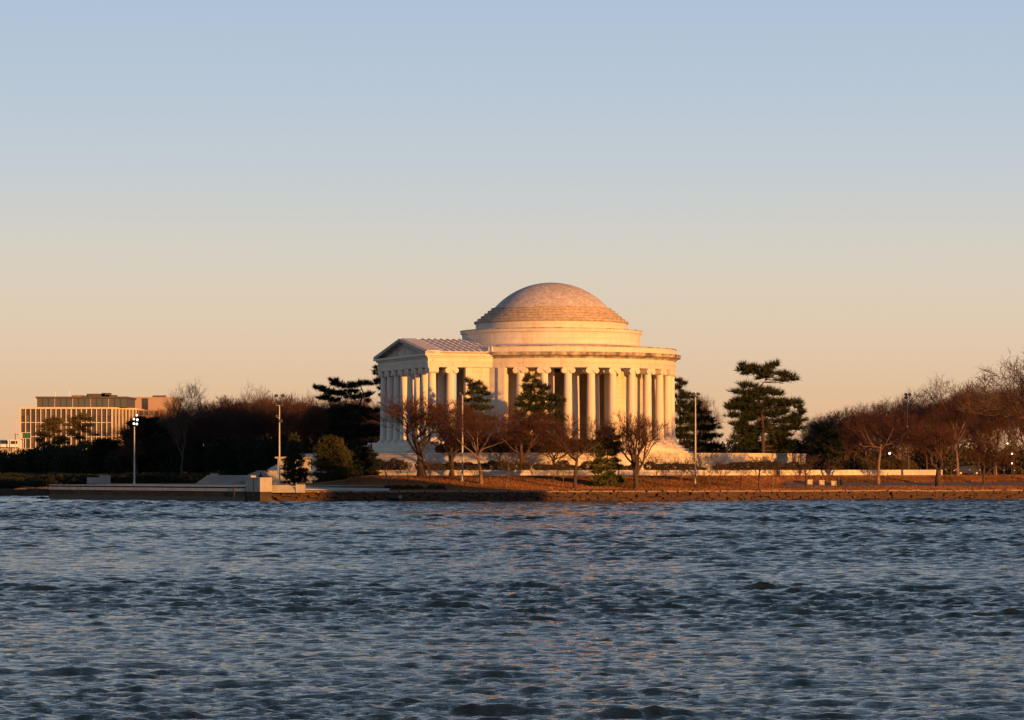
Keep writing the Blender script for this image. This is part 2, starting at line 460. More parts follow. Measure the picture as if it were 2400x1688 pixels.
# ------------------------------------------------------------------ seawall of rough stone along the lawn
def seawall():
    t = thing('seawall', 'low rough stone seawall with pale capstones along the lawn shore', 'seawall', (0, 0, 0))
    sub = MB()
    xs = np.arange(-33.2, 160, 2.0)
    for i in range(len(xs) - 1):
        a = (xs[i], float(shore_y(xs[i])) + .42); b = (xs[i + 1], float(shore_y(xs[i + 1])) + .42)
        sub.extrude([(a[0], a[1], -1), (b[0], b[1], -1), (b[0], b[1], 1.2), (a[0], a[1], 1.2)], (0, .8, 0))
    sub.build('core', M['stone'], t)
    # stones: a few shared shapes
    shapes = []
    for k in range(7):
        rr = random.Random(k)
        m = MB(); w, h, d = .60, .25, .3
        for zz, sc_ in ((-h, .86), (h * .2, 1.0), (h, .84)):
            for (sx, sy) in ((-1, -1), (1, -1), (1, 1), (-1, 1)):
                m.v.append((sx * w * sc_ * rr.uniform(.85, 1.05), sy * d * rr.uniform(.7, 1.35), zz * rr.uniform(.85, 1.1)))
        for L in range(2):
            for q in range(4):
                q2 = (q + 1) % 4; m.f.append((L * 4 + q, L * 4 + q2, L * 4 + 4 + q2, L * 4 + 4 + q))
        m.f.append((8, 9, 10, 11)); m.f.append((3, 2, 1, 0))
        me = m.mesh('stone'); me.materials.append(M['stone']); shapes.append(me)
    caps = []
    for k in range(4):
        rr = random.Random(40 + k)
        m = MB(); w = .5
        m.box(-w, w, -.42, .42, -.11, .11)
        m.v = [(x * rr.uniform(.95, 1.0), y_ * rr.uniform(.94, 1.06), z * rr.uniform(.8, 1.15)) for x, y_, z in m.v]
        me = m.mesh('capstone'); me.materials.append(M['cap']); caps.append(me)
    x = -32.4; k = 0
    while x < 83:
        w = rnd.uniform(.75, 1.5)
        y_ = float(shore_y(x)); ang = math.atan2(float(shore_y(x + .5)) - y_, .5)
        o = link('capstone', caps[k % 4], None, t)
        o.location = (x, y_ + .32, 1.33 + rnd.uniform(-.03, .03)); o.scale = (w * .97, 1, 1); o.rotation_euler = (rnd.uniform(-.03, .03), rnd.uniform(-.02, .02), ang)
        x += w * math.cos(ang); k += 1
    todo = []
    for row, zz in enumerate((1.08, .76, .42, .08)):
        x = -32.7 + row * .3
        while x < 86:
            w = rnd.choice([.4, .55, .7, .9, 1.2]) * rnd.uniform(.85, 1.15)
            y_ = float(shore_y(x)); ang = math.atan2(float(shore_y(x + .5)) - y_, .5)
            Mx = Matrix.Translation((x, y_ + .22 + rnd.uniform(-.1, .08), zz + rnd.uniform(-.08, .08))) @ Matrix.Rotation(ang + rnd.uniform(-.16, .16), 4, 'Z') @ Matrix.Rotation(rnd.uniform(-.2, .2), 4, 'X') @ Matrix.Rotation(rnd.uniform(-.14, .14), 4, 'Y') @ Matrix.Diagonal((w * 1.0, 1, rnd.uniform(.62, .95), 1))
            todo.append((w, Mx, shapes[rnd.randrange(7)])); x += w * 1.02 * math.cos(ang)
    todo.sort(key=lambda q: -q[0])
    for w, Mx, me in todo[:290]:
        o = link('stone', me, None, t); o.matrix_local = Mx
    rest = MB()
    for w, Mx, me in todo[290:]:
        b = len(rest.v)
        rest.v += [tuple(Mx @ v.co) for v in me.vertices]; rest.f += [tuple(b + k for k in p.vertices) for p in me.polygons]
    stuff(rest.build('small_stones', M['stone'], t))
seawall()

def far_bank():
    t = thing('shore_wall', 'dark low stone shore wall at the far left beyond the plaza', 'wall', (0, 0, 0))
    xs = np.linspace(-200, -70.5, 60)
    for i in range(len(xs) - 1):
        a, b = xs[i], xs[i + 1]; ya, yb = float(shore_y(a)), float(shore_y(b))
        MB().extrude([(a + .02, ya - .1, -1), (b - .02, yb - .1, -1), (b - .02, yb - .1, 1.15 + .1 * math.sin(i * 2.3)), (a + .02, ya - .1, 1.15 + .1 * math.sin(i * 2.3))], (0, .7, 0)).build('stone_panel', M['algae'], t)
far_bank()
# ------------------------------------------------------------------ the plaza with its concrete seawall (left)
PA = np.array((-69.2, 466.0)); PB = np.array((-34.2, 425.0))      # left and right ends of its face, at the water
pu = (PB - PA) / np.linalg.norm(PB - PA); pn = np.array((pu[1], -pu[0]))
if pn[1] > 0: pn = -pn
PL = float(np.linalg.norm(PB - PA)); PANG = math.atan2(pu[1], pu[0])
PT = 2.08
def plaza():
    t = thing('plaza_seawall', 'concrete plaza embankment with dark tide-stained face rising from the water', 'embankment', (PA[0], PA[1], 0), PANG)
    # local x along the face, local y inwards
    MB().box(0, PL - 3.8, .02, 60, -1.2, .62).build('tide_band', M['wet'], t)
    MB().box(.03, PL - 3.83, .1, 60, .62, 1.36).build('stained_band', M['algae'], t)
    nP = 14
    for i in range(nP):
        x0 = .05 + (PL - 3.9) * i / nP; x1 = .05 + (PL - 3.9) * (i + 1) / nP
        MB().box(x0 + .015, x1 - .015, .04, .6, 1.36, 1.78).build('face_panel', M['coping'], t)
    MB().box(.1, PL - 3.9, .42, 60, 1.36, 2.0).build('recess', M['algae'], t)
    for i in range(nP * 2):
        x0 = .05 + (PL - 3.9) * i / nP / 2; x1 = .05 + (PL - 3.9) * (i + 1) / nP / 2
        MB().box(x0 + .012, x1 - .012, .06, 1.1, 1.97, PT + .02).build('coping_slab', M['coping'], t)
    MB().box(.3, PL - 3.9, 1.1, 60, 1.98, PT).build('paving', M['concrete'], t)
    MB().box(PL - 6.4, PL - 6.25, -.03, .1, -.5, 1.9).build('ladder', M['black'], t)
    return t
plaza()
def plaza_block():
    o = MB().box(-3.8, 0, -.12, 1.7, -1.0, 1.34)
    t = thing('plinth_block', 'large concrete block ending the plaza seawall, its right side glowing orange', 'block', (PB[0], PB[1], 0), PANG - R(5))
    o.build('lower_plinth', M['algae'], t)
    MB().box(-3.83, .03, -.16, 1.75, 1.34, 3.28).build('plinth', M['concrete'], t)
    MB().box(-1.72, -1.6, -.19, -.1, -.6, 3.2).build('joint', M['black'], t)
    MB().box(-3.75, -2.5, -.1, .7, 3.28, 3.56).build('upper_block', M['concrete'], t)
plaza_block()
def cheek():
    x0, y0 = -34.0, 428.0
    t = thing('stair_cheek_wall', 'low lit concrete cheek wall with small end block beside the plinth', 'wall', (x0, y0, 0))
    MB().box(0.0, 3.4, .0, 1.0, 1.2, 2.25).build('wall', M['concrete'], t)
    MB().box(4.35, 5.6, -.1, 1.1, 1.2, 2.32).build('end_block', M['concrete'], t)
    for k in range(4):
        MB().box(3.4 + .24 * k, 3.4 + .24 * (k + 1), .05, .95, 1.2, 2.2 - .22 * k).build('step', M['concrete'], t)
cheek()
def wedge():
    xs = np.linspace(-34.0, -17.0, 18); m = MB()
    for i in range(len(xs) - 1):
        def p(x, d, w): 
            yy = float(shore_y(x)) + d; return (x, yy, w)
        def zt(x): return 1.78 + (1.48 - 1.78) * (x + 34) / 17
        a, b = xs[i], xs[i + 1]
        n = len(m.v)
        m.v += [p(a, .75, zt(a)), p(b, .75, zt(b)), p(b, 4.5, zt(b) + .25), p(a, 4.5, zt(a) + .25), p(a, .75, 1.0), p(b, .75, 1.0)]
        m.f += [(n, n + 1, n + 2, n + 3), (n + 4, n + 5, n + 1, n)]
    return struct(m.build('promenade', M['ramp']))
wedge()
def small_block():
    x, D = wx(231, 490), 490
    t = thing('stepped_block', 'small pale stepped concrete block on the left plaza', 'block', (x, D, PT))
    MB().box(-1.75, .2, -.6, .6, 0, 1.0).build('low_part', M['concrete'], t)
    MB().box(.2, 1.8, -.7, .7, 0, 1.35).build('tall_part', M['concrete'], t)
small_block()
def plaza_stairs():
    # broad low stairs behind the plaza, rising to the right towards the memorial
    t = thing('plaza_stairs', 'broad grey stone stairs rising from the plaza towards the memorial', 'stairs', (wx(525, 478), 478, PT))
    L = 9.2
    for k in range(8):
        MB().box(-4.4 + .22 * k, L, .38 * k, .38 * k + .375, 0, .17 * (k + 1)).build('step', M['concrete'], t)
    MB().box(-4.2 + .22 * 8, -1.2, 3.05, 4.6, 0, 1.62).build('end_block', M['concrete'], t)
    MB().box(-1.2, L, 3.05, 6, 0, 1.37).build('landing', M['concrete'], t)
plaza_stairs()
def abutment():
    D = 476
    t = thing('abutment', 'pale stone abutment with projecting cap behind the small left conifers', 'abutment', (wx(690, D), D, PT))
    MB().box(-2.55, 2.5, 0, 3.0, -.2, 3.95).build('block', M['concrete'], t)
    MB().box(-2.95, 2.95, -.35, 3.3, 3.95, 4.2).build('cap', M['concrete'], t)
    m = MB()
    m.extrude([(-9.2, 0.1, .6), (-2.55, .1, .6), (-2.55, .1, 2.1), (-5.6, .1, 2.1)], (0, 1.2, 0))
    m.build('sloping_wall', M['concrete'], t)
    MB().box(-5.2, -2.56, -.2, .1, -.2, 1.35).build('low_wall', M['concrete'], t)
abutment()

# ------------------------------------------------------------------ circular terraces
def arc_wall(name, label, r, a0, a1, z0, z1, thick, nseg, cope=.22, m=None, cap_over=.15):
    # angles measured from the camera-facing side, positive to the right
    t = thing(name, label, 'wall', (CX, CY, 0))
    m = m or M['granite']
    for i in range(nseg):
        b0 = -90 + a0 + (a1 - a0) * i / nseg; b1 = -90 + a0 + (a1 - a0) * (i + 1) / nseg
        g = .012 / r * 57.3
        MB().lathe([(r, z0), (r, z1), (r - thick, z1), (r - thick, z0)], 4, b0 + g, b1 - g, True).build('wall_panel', m, t)
        MB().lathe([(r + cap_over, z1), (r + cap_over, z1 + cope), (r - thick - .1, z1 + cope), (r - thick - .1, z1)], 4, b0 + g * .7, b1 - g * .7, True).build('coping', m, t)
    return t
# earth bodies of the two terraces
e = MB().lathe([(0, 4.22), (65.2, 4.22), (65.2, 1.0)], 90, -90 - 38, -90 + 100, False, CX, CY).build('ground', M['lawn'], None, True)
struct(e)
e = MB().lathe([(0, 6.9), (42.4, 6.9), (42.4, 3.0)], 96, 0, 360, False, CX, CY).build('ground', M['lawn'], None, True)
struct(e)
arc_wall('terrace_wall', 'tall curved pale stone terrace wall glowing below the memorial', 43, -46, 92, 3.2, 6.72, .6, 34)
arc_wall('retaining_wall', 'long low curved stone wall between the lawn and the dark hedges', 66, -38, 30, 2.0, 4.1, .6, 24, cope=.16, cap_over=.06)
arc_wall('retaining_wall', 'low stone wall pieces continuing behind the lawn trees on the right', 66, 31.0, 78, 2.0, 4.1, .6, 16, cope=.16, cap_over=.06)
def stairs_sector():
    t = thing('grand_stairs', 'wide stone stairs climbing from the plaza to the portico', 'stairs', (CX, CY, 0))
    for k in range(12):
        r0 = 43.0 + .42 * (12 - k)
        MB().lathe([(r0, 3.8), (r0, 4.2 + .225 * (k + 1)), (42.2, 4.2 + .225 * (k + 1) - .01), (42.2, 3.8)], 20, -90 - 100, -90 - 46.3, True).build('step', M['granite'], t)
stairs_sector()

# ------------------------------------------------------------------ the memorial
TH = R(19)
MEM = thing('domed_memorial', 'white marble domed rotunda with ionic colonnade and pedimented portico', 'memorial', (CX, CY, EYE), math.pi + TH)
# local frame: x = portico axis, y = towards the camera; heights relative to eye level.  angle(theta right of camera) = 71 + theta
FL, CT = 4.15, 16.3          # floor and column top
def memorial():
    P = MEM
    mar, sta = M['marble'], M['marble_stained']
    # stepped stylobate
    nst = 4
    for k in range(nst):
        r0 = 24.2 - .80 * k; z1 = 2.2 + (FL - 2.2) * (k + 1) / nst
        MB().lathe([(r0, 2.0), (r0, z1), (10, z1 - .02), (10, 2.0)], 96, 0, 360, True).build('step', mar, P)
        dx = 30.6 - .85 * k
        MB().box(15.5, dx, -15.6 + .2 * k, 15.6 - .2 * k, 2.0, z1 - .004).build('portico_step', mar, P)
    MB().box(12, 27.2, -14.6, 14.6, FL - .3, FL + .006).build('portico_floor', mar, P)
    # cella: ring wall with openings on the four axes
    ri, ro = 14.3, 15.6
    for (a0, a1) in ((18, 71), (109, 162), (198, 251), (289, 342)):
        MB().lathe([(ro, FL), (ro, CT), (ri, CT), (ri, FL)], 20, a0, a1, True).build('cella_wall', mar, P)
        for a in (a0 + .8, a1 - .8):
            x, y = (ro - .3) * math.cos(R(a)), (ro - .3) * math.sin(R(a))
            MB().obox((x, y, (FL + CT) / 2), (.8, .55, (CT - FL) / 2 - .01), R(a)).build('anta', M['marble_col'], P)
    # wall pieces that tie the ring to the portico
    for s in (1, -1):
        MB().lathe([(20.9, FL), (20.9, CT), (19.7, CT), (19.7, FL)], 6, s * 41.5 if s > 0 else -48.5, 48.5 if s > 0 else -41.5, True).build('flank_wall', mar, P)
        a = s * 47.6; x, y = 20.5 * math.cos(R(a)), 20.5 * math.sin(R(a))
        MB().obox((x, y, (FL + CT) / 2), (.75, .6, (CT - FL) / 2 - .012), R(a)).build('pilaster', M['marble_col'], P)
        y0, y1 = (12.55, 13.75) if s > 0 else (-13.75, -12.55)
        MB().box(13.6, 19.7, y0, y1, FL, CT).build('portico_wall', mar, P)
        yp = 13.5 * s
        MB().box(18.75, 19.85, yp - .62, yp + .45, FL, CT - .02).build('anta', M['marble_col'], P)
    # portico rear wall with the doorway left open, and an arched niche in shade
    for s in (1, -1):
        MB().box(16.2, 17.2, *( (4.6, 12.5) if s > 0 else (-12.5, -4.6)), FL, CT).build('rear_wall', mar, P)
    # columns
    H = CT - FL
    shaft = [(.80, .50), (.80, .58), (.76, .62)]
    for k in range(11):
        t_ = k / 10.0
        shaft.append((.735 - .115 * t_ ** 1.7, .66 + (H - 1.35) * t_))
    shaft += [(.68, H - .66), (.68, H - .58)]
    me_shaft = MB().lathe(shaft, 24).mesh('column', True, 40); me_shaft.materials.append(M['marble_col'])
    b = MB().box(-.98, .98, -.98, .98, 0, .22)
    b.lathe([(.96, .22), (1.0, .29), (.96, .36), (.84, .39), (.82, .44), (.88, .47), (.86, .52), (.78, .55)], 24)
    me_base = b.mesh('base'); me_base.materials.append(mar)
    c = MB().box(-.88, .88, -.93, .93, H - .17, H)
    c.lathe([(.68, H - .58), (.86, H - .40), (.86, H - .17)], 20)
    c.box(-.70, .70, -.80, .80, H - .44, H - .18)
    for sy in (1, -1):
        for n_ in range(1):
            bi = len(c.v); nn = 18
            for xx, rr in ((-.80, .36), (-.80, .42), (.80, .42), (.80, .36)):
                for q in range(nn):
                    a = 2 * math.pi * q / nn
                    c.v.append((xx, sy * .68 + rr * 1.1 * math.cos(a), H - .50 + rr * 1.1 * math.sin(a)))
            for L in range(3):
                for q in range(nn):
                    q2 = (q + 1) % nn; c.f.append((bi + L * nn + q, bi + L * nn + q2, bi + (L + 1) * nn + q2, bi + (L + 1) * nn + q))
            c.f.append(tuple(bi + q for q in range(nn))); c.f.append(tuple(bi + 3 * nn + q for q in range(nn)))
            for xx in (-.86, .80):
                c.box(xx, xx + .06, sy * .68 - .13, sy * .68 + .13, H - .63, H - .37)
    me_cap = c.mesh('capital'); me_cap.materials.append(M['marble_col'])
    def column(x, y, rz, k=1.0):
        o = link('column', me_shaft, None, P); o.location = (x, y, FL); o.rotation_euler = (0, 0, rz); o.scale = (k, k, 1)
        link('base', me_base, None, o); link('capital', me_cap, None, o)
    for k in range(23):
        a = R(56 + 11.0 * k); column(20.3 * math.cos(a), 20.3 * math.sin(a), a)
    for ax in (90, 180, 270):
        for d in (-6.6, 6.6):
            a = R(ax + 1.2 + d); column(15.4 * math.cos(a), 15.4 * math.sin(a), a, 1.22)
    dcol, wcol = 25.5, 13.5
    for i in range(8):
        column(dcol, -wcol + 2 * wcol * i / 7, 0)
    for s in (1, -1): column(22.3, s * wcol, math.pi / 2)
    for i in (2, 3, 4, 5): column(21.4, -wcol + 2 * wcol * i / 7, 0)
    # ring entablature, cornice, parapet
    def ring(name, prof, m, a0=0, a1=360, n=128, smooth=False):
        return MB().lathe(prof, n, a0, a1, True).build(name, m, P, smooth, 30)
    ring('soffit', [(21.0, CT), (21.0, CT + .3), (13.0, CT + .3), (13.0, CT)], mar)
    ring('architrave', [(21.05, CT + .02), (21.05, CT + .62), (21.12, CT + .64), (21.12, CT + .98), (19.4, CT + .98), (19.4, CT + .02)], mar)
    ring('frieze', [(21.02, CT + .98), (21.02, 17.82), (19.4, 17.82), (19.4, CT + .98)], mar)
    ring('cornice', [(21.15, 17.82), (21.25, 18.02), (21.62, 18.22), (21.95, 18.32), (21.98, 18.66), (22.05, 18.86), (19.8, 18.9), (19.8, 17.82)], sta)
    nb = 44
    for i in range(nb):
        a0 = 41 + (360 - 82) * i / nb; a1 = 41 + (360 - 82) * (i + 1) / nb
        MB().lathe([(21.2, 18.88), (21.2, 19.74), (20.4, 19.74), (20.4, 18.88)], 3, a0 + .03, a1 - .03, True).build('parapet_block', mar, P)
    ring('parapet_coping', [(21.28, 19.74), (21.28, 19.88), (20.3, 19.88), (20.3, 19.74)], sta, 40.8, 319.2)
    ring('ring_roof', [(20.5, 19.5), (15.2, 20.4), (12.0, 20.4), (12.0, 18.95), (20.5, 18.95)], M['roof'])
    # two drums
    ring('lower_drum', [(15.15, 19.4), (15.15, 22.35), (13.6, 22.35), (13.6, 19.4)], mar)
    ring('drum_cornice', [(15.2, 22.35), (15.42, 22.52), (15.46, 22.90), (12.4, 22.95), (12.4, 22.35)], mar)
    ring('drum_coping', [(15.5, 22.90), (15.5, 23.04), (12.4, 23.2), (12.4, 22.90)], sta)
    ring('upper_drum', [(12.85, 23.0), (12.85, 24.25), (11.4, 24.25), (11.4, 23.0)], mar)
    ring('drum_rim', [(13.1, 24.25), (13.12, 24.62), (11.2, 24.7), (11.2, 24.25)], M['dome_step'])
    for k in range(5):
        r0 = 12.55 - .58 * k; z0 = 24.6 + .46 * k
        ring('dome_step', [(r0, z0), (r0, z0 + .46), (r0 - 1.2, z0 + .50), (r0 - 1.2, z0)], M['dome_step'])
    Rd, zc = 13.0, 18.32
    prof = []
    a0 = math.asin(9.95 / Rd)
    for k in range(25):
        a = a0 * (1 - k / 24.0); prof.append((max(Rd * math.sin(a), .0005), zc + Rd * math.cos(a)))
    MB().lathe(prof, 128).build('dome', M['dome'], P, True, 60)
    # portico entablature and pediment
    x0, x1, w = 15.0, 26.45, 14.35
    def frame(name, z0, z1, grow, m, inner=1.7):
        for s in (1, -1):
            a, b = (w - inner, w + grow) if s > 0 else (-w - grow, -w + inner)
            MB().box(x0, x1 - inner - .001, a, b, z0, z1).build(name, m, P)
        MB().box(x1 - inner, x1 + grow, -w - grow + .002, w + grow - .002, z0, z1).build(name, m, P)
    frame('portico_architrave', CT + .004, CT + .62, 0, mar)
    frame('portico_architrave', CT + .62, CT + .98, .06, mar)
    frame('portico_frieze', CT + .98, 17.86, 0.0, mar)
    frame('portico_cornice', 17.86, 18.15, .25, mar)
    frame('portico_cornice', 18.15, 18.5, .62, mar)
    MB().box(x0, x1 - 1.2, -w + 1.2, w - 1.2, CT + .3, CT + .6).build('portico_ceiling', mar, P)
    # tympanum, raking cornices
    zb, za = 18.5, 21.45; hw = w + .55
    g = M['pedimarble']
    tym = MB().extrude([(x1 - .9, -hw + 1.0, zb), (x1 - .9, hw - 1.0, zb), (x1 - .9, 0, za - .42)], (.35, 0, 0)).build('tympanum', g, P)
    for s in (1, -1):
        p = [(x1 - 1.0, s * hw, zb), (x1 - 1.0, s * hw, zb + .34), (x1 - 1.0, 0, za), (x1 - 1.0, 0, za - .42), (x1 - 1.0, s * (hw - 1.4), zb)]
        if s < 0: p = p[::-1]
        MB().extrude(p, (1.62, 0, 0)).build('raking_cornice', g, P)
    rel = MB()
    rr = random.Random(3)
    for i in range(5):
        yy = (i - 2) * 1.35; hh = [1.1, 1.45, 1.75, 1.45, 1.1][i]
        n0 = len(rel.v)
        rel.lathe([(.05, 0), (.42, .05), (.36, hh * .45), (.44, hh * .72), (.16, hh * .8), (.22, hh * .9), (.03, hh)], 10, cx=x1 - .55, cy=yy)
        rel.v[n0:] = [(x1 - .55 + (x - x1 + .55) * .6, y, z + zb) for x, y, z in rel.v[n0:]]
    rel.build('relief_figures', M['marble'], tym, True)
    # roof: two slopes of marble plates with ribs over the joints
    rx0, rx1 = 11.0, x1 + .45
    for s in (1, -1):
        n_a, n_s = 12, 6
        core = [(rx0, s * (hw + .05), zb + .30), (rx0, 0, za - .04), (rx0, 0, za - .5), (rx0, s * (hw - .5), zb)]
        if s < 0: core = core[::-1]
        MB().extrude(core, (rx1 - 1.0 - rx0, 0, 0)).build('roof_slope', M['roof'], P)
        def pt(x, u, lift): return (x, s * hw * (1 - u), zb + .33 + (za - zb - .33) * u + lift)
        for i in range(n_a):
            xa = rx0 + (rx1 - 2.9 - rx0) * i / n_a; xb = rx0 + (rx1 - 2.9 - rx0) * (i + 1) / n_a - .02
            for j in range(n_s):
                ua, ub = j / n_s, (j + 1) / n_s
                q = [pt(xa, ua, .03), pt(xb, ua, .03), pt(xb, ub + .012, .0), pt(xa, ub + .012, .0)]
                lo = [(a, b, c - .12) for a, b, c in q]
                m = MB(); m.v = lo + q
                m.f = [(0, 3, 2, 1), (4, 5, 6, 7), (0, 1, 5, 4), (1, 2, 6, 5), (2, 3, 7, 6), (3, 0, 4, 7)]
                if s < 0: m.f = [f[::-1] for f in m.f]
                m.build('roof_plate', M['roof'], P)
            rib = [pt(xa - .12, 0, 0), pt(xa + .12, 0, 0), pt(xa + .12, 1, 0), pt(xa - .12, 1, 0)]
            m = MB(); m.v = rib + [(a, b, c + .13) for a, b, c in rib]
            m.f = [(0, 3, 2, 1), (4, 5, 6, 7), (0, 1, 5, 4), (1, 2, 6, 5), (2, 3, 7, 6), (3, 0, 4, 7)]
            m.build('roof_rib', M['roof'], P)
        q = [pt(rx1 - 2.85, 0, .08), pt(rx1 - .4, 0, .08), pt(rx1 - .4, 1, .08), pt(rx1 - 2.85, 1, .08)]
        m = MB(); m.v = [(a, b, c - .2) for a, b, c in q] + q
        m.f = [(0, 3, 2, 1), (4, 5, 6, 7), (0, 1, 5, 4), (1, 2, 6, 5), (2, 3, 7, 6), (3, 0, 4, 7)]
        m.build('roof_edge', M['roof'], P)
        MB().box(x1 - 1.9, x1 + .35, s * (w + .12) - .32, s * (w + .12) + .32, 18.5, 19.02).build('corner_block', mar, P)
        MB().box(14.6, 15.6, s * (w - .3) - .55, s * (w - .3) + .55, 18.4, 19.82).build('end_block', mar, P)
memorial()

# ------------------------------------------------------------------ vegetation
def tubes(segs, ns):
    S = np.array(segs, dtype=np.float64)
    if len(S) == 0: return np.zeros((0, 3)), np.zeros((0, 4), int)
    p0, p1, r0, r1 = S[:, :3], S[:, 3:6], S[:, 6], S[:, 7]
    d = p1 - p0; d /= np.linalg.norm(d, axis=1, keepdims=True) + 1e-9
    ref = np.where(np.abs(d[:, 2:3]) < .9, np.array([[0, 0, 1.0]]), np.array([[1.0, 0, 0]]))
    u = np.cross(d, ref); u /= np.linalg.norm(u, axis=1, keepdims=True) + 1e-9
    w = np.cross(d, u)
    vs = []
    for p, r in ((p0, r0), (p1, r1)):
        for k in range(ns):
            a = 2 * math.pi * k / ns
            vs.append(p + u * (r * math.cos(a))[:, None] + w * (r * math.sin(a))[:, None])
    V = np.stack(vs, 1).reshape(-1, 3)
    b = np.arange(len(S)) * 2 * ns
    Q = np.stack([np.stack([b + k, b + (k + 1) % ns, b + ns + (k + 1) % ns, b + ns + k], -1) for k in range(ns)], 1).reshape(-1, 4)
    return V, Q

def bare_template(seed, kind='spread', levels=4, kids=(7, 5, 5, 4), twig_r=.0085, trunk_r=.16, twigs=6):
    """A leafless tree about ten metres tall: returns trunk mesh data, crown mesh data, height, width."""
    rr = random.Random(seed)
    thick, thin = [], []
    def rv(): return Vector((rr.gauss(0, 1), rr.gauss(0, 1), rr.gauss(0, 1)))
    def grow(p, d, L, r, lv):
        n = 4 if lv < 2 else 3
        pts = [p.copy()]; q = p.copy(); dd = d.copy(); rads = [r]
        for i in range(n):
            wob = .055 if lv == 0 else .20
            up = {'spread': .13, 'vase': .20, 'oval': .12, 'sapling': .12}[kind]
            dd = (dd + rv() * wob + Vector((0, 0, up if lv > 0 else .1))).normalized()
            q2 = q + dd * (L / n)
            rn = max(r * (1 - .55 * (i + 1) / n), twig_r)
            (thick if lv <= 1 else thin).append((*q, *q2, rads[-1], rn))
            q = q2; pts.append(q.copy()); rads.append(rn)
        if lv >= levels:
            for t in range(twigs):
                a = pts[rr.randint(1, n)]
                dv = (dd + rv() * .55 + Vector((0, 0, .12))).normalized()
                e_ = a + dv * L * rr.uniform(.45, .95)
                thin.append((*a, *e_, twig_r, twig_r * .45))
            return
        nk = kids[lv]
        base = rr.uniform(0, 6.28)
        for k in range(nk):
            if lv == 0:
                f = {'spread': rr.uniform(.55, 1.0), 'vase': rr.uniform(.35, .95), 'oval': rr.uniform(.35, 1.0), 'sapling': rr.uniform(.4, 1.0)}[kind]
            else: f = rr.uniform(.3, 1.0)
            fi = f * n; i = min(int(fi), n - 1); a = pts[i].lerp(pts[i + 1], fi - i)
            ax = dd.cross(Vector((math.cos(base + k * 2.4), math.sin(base + k * 2.4), .1))).normalized()
            if ax.length < .1: ax = Vector((1, 0, 0))
            ang = {'spread': rr.uniform(.7, 1.2), 'vase': rr.uniform(.35, .75), 'oval': rr.uniform(.5, .95), 'sapling': rr.uniform(.5, .9)}[kind]
            if lv > 0: ang = rr.uniform(.4, .95)
            nd = Matrix.Rotation(ang, 3, ax) @ dd
            if lv == 0:
                az = base + k * 2.4
                s_, c_ = math.sin(ang), math.cos(ang)
                nd = Vector((s_ * math.cos(az), s_ * math.sin(az), c_))
            ln = L * {'spread': .85, 'vase': .95, 'oval': .70, 'sapling': .7}[kind] * rr.uniform(.8, 1.1) if lv == 0 else L * rr.uniform(.55, .75)
            ln *= (1.15 - .35 * f) if lv > 0 else 1
            grow(a, nd.normalized(), ln, max(rads[i] * rr.uniform(.5, .68), twig_r), lv + 1)
    h0 = {'spread': 3.6, 'vase': 2.6, 'oval': 5.6, 'sapling': 4.2}[kind]
    grow(Vector((0, 0, 0)), Vector((0, 0, 1)), h0, trunk_r, 0)
    thick.append((0, 0, -.6, 0, 0, .35, trunk_r * 1.5, trunk_r * 1.02))
    Vt, Qt = tubes(thick, 6); Vc, Qc = tubes(thin, 3)
    hh = max(Vc[:, 2].max(), Vt[:, 2].max())
    ww = np.percentile(np.abs(Vc[:, 0]), 98) + np.percentile(np.abs(Vc[:, 1]), 98)
    return np_mesh('trunk', Vt, Qt, smooth=True), np_mesh('crown', Vc, Qc), hh, ww

TPL = {}
for nm, args in {'spread1': (11, 'spread'), 'spread2': (12, 'spread'), 'vase1': (21, 'vase'), 'vase2': (22, 'vase'), 'oval1': (31, 'oval'), 'oval2': (32, 'oval'), 'oval3': (33, 'oval')}.items():
    TPL[nm] = bare_template(args[0], args[1])
for nm, args in {'lawn1': (71, 'spread'), 'lawn2': (72, 'spread'), 'lawn3': (73, 'vase'), 'lawn4': (74, 'vase')}.items():
    TPL[nm] = bare_template(args[0], args[1], kids=(6, 5, 4, 4), twigs=4, twig_r=.0085, trunk_r=.17)
for k in range(3):
    TPL['sap%d' % k] = bare_template(50 + k, 'sapling', levels=3, kids=(7, 5, 4), twig_r=.016, trunk_r=.11, twigs=3)

MCACHE = {}
def bare(name, tpl, px, D, top, width, label, cat='tree', group=None, bark='bark', twig='twig', rot=None, base=None):
    tr, cr, h0, w0 = TPL[tpl]
    x = wx(px, D); z = float(ground_z(x, D)) if base is None else base
    hgt = wz(top, D) - z; wid = width / FPX * D
    t = thing(name, label, cat, (x, D, z), rnd.uniform(0, 6.28) if rot is None else rot, group)
    for nm, me, mm in (('trunk', tr, bark), ('crown', cr, twig)):
        key = (tpl, nm, mm)
        if key not in MCACHE:
            m2 = me.copy(); m2.materials.clear(); m2.materials.append(M[mm]); MCACHE[key] = m2
        o = link(nm, MCACHE[key], None, t)
        o.scale = (wid / w0, wid / w0, hgt / h0)
    return t

def tufts(C, Dv, n_each, size, width, up=.35, seed=0, spread=.9):
    """needle tufts: thin triangles fanning from each centre"""
    rg = np.random.default_rng(seed)
    C = np.repeat(C, n_each, 0); Dv = np.repeat(Dv, n_each, 0)
    d = Dv + rg.normal(0, spread * .6, Dv.shape) + np.array([0, 0, up])
    d /= np.linalg.norm(d, axis=1, keepdims=True) + 1e-9
    s = np.cross(d, rg.normal(0, 1, d.shape)); s /= np.linalg.norm(s, axis=1, keepdims=True) + 1e-9
    L = size * rg.uniform(.6, 1.25, (len(C), 1))
    a = C - s * width * .5; b = C + s * width * .5; t = C + d * L
    V = np.stack([a, b, t], 1).reshape(-1, 3)
    T = np.arange(len(V)).reshape(-1, 3)
    return V, T

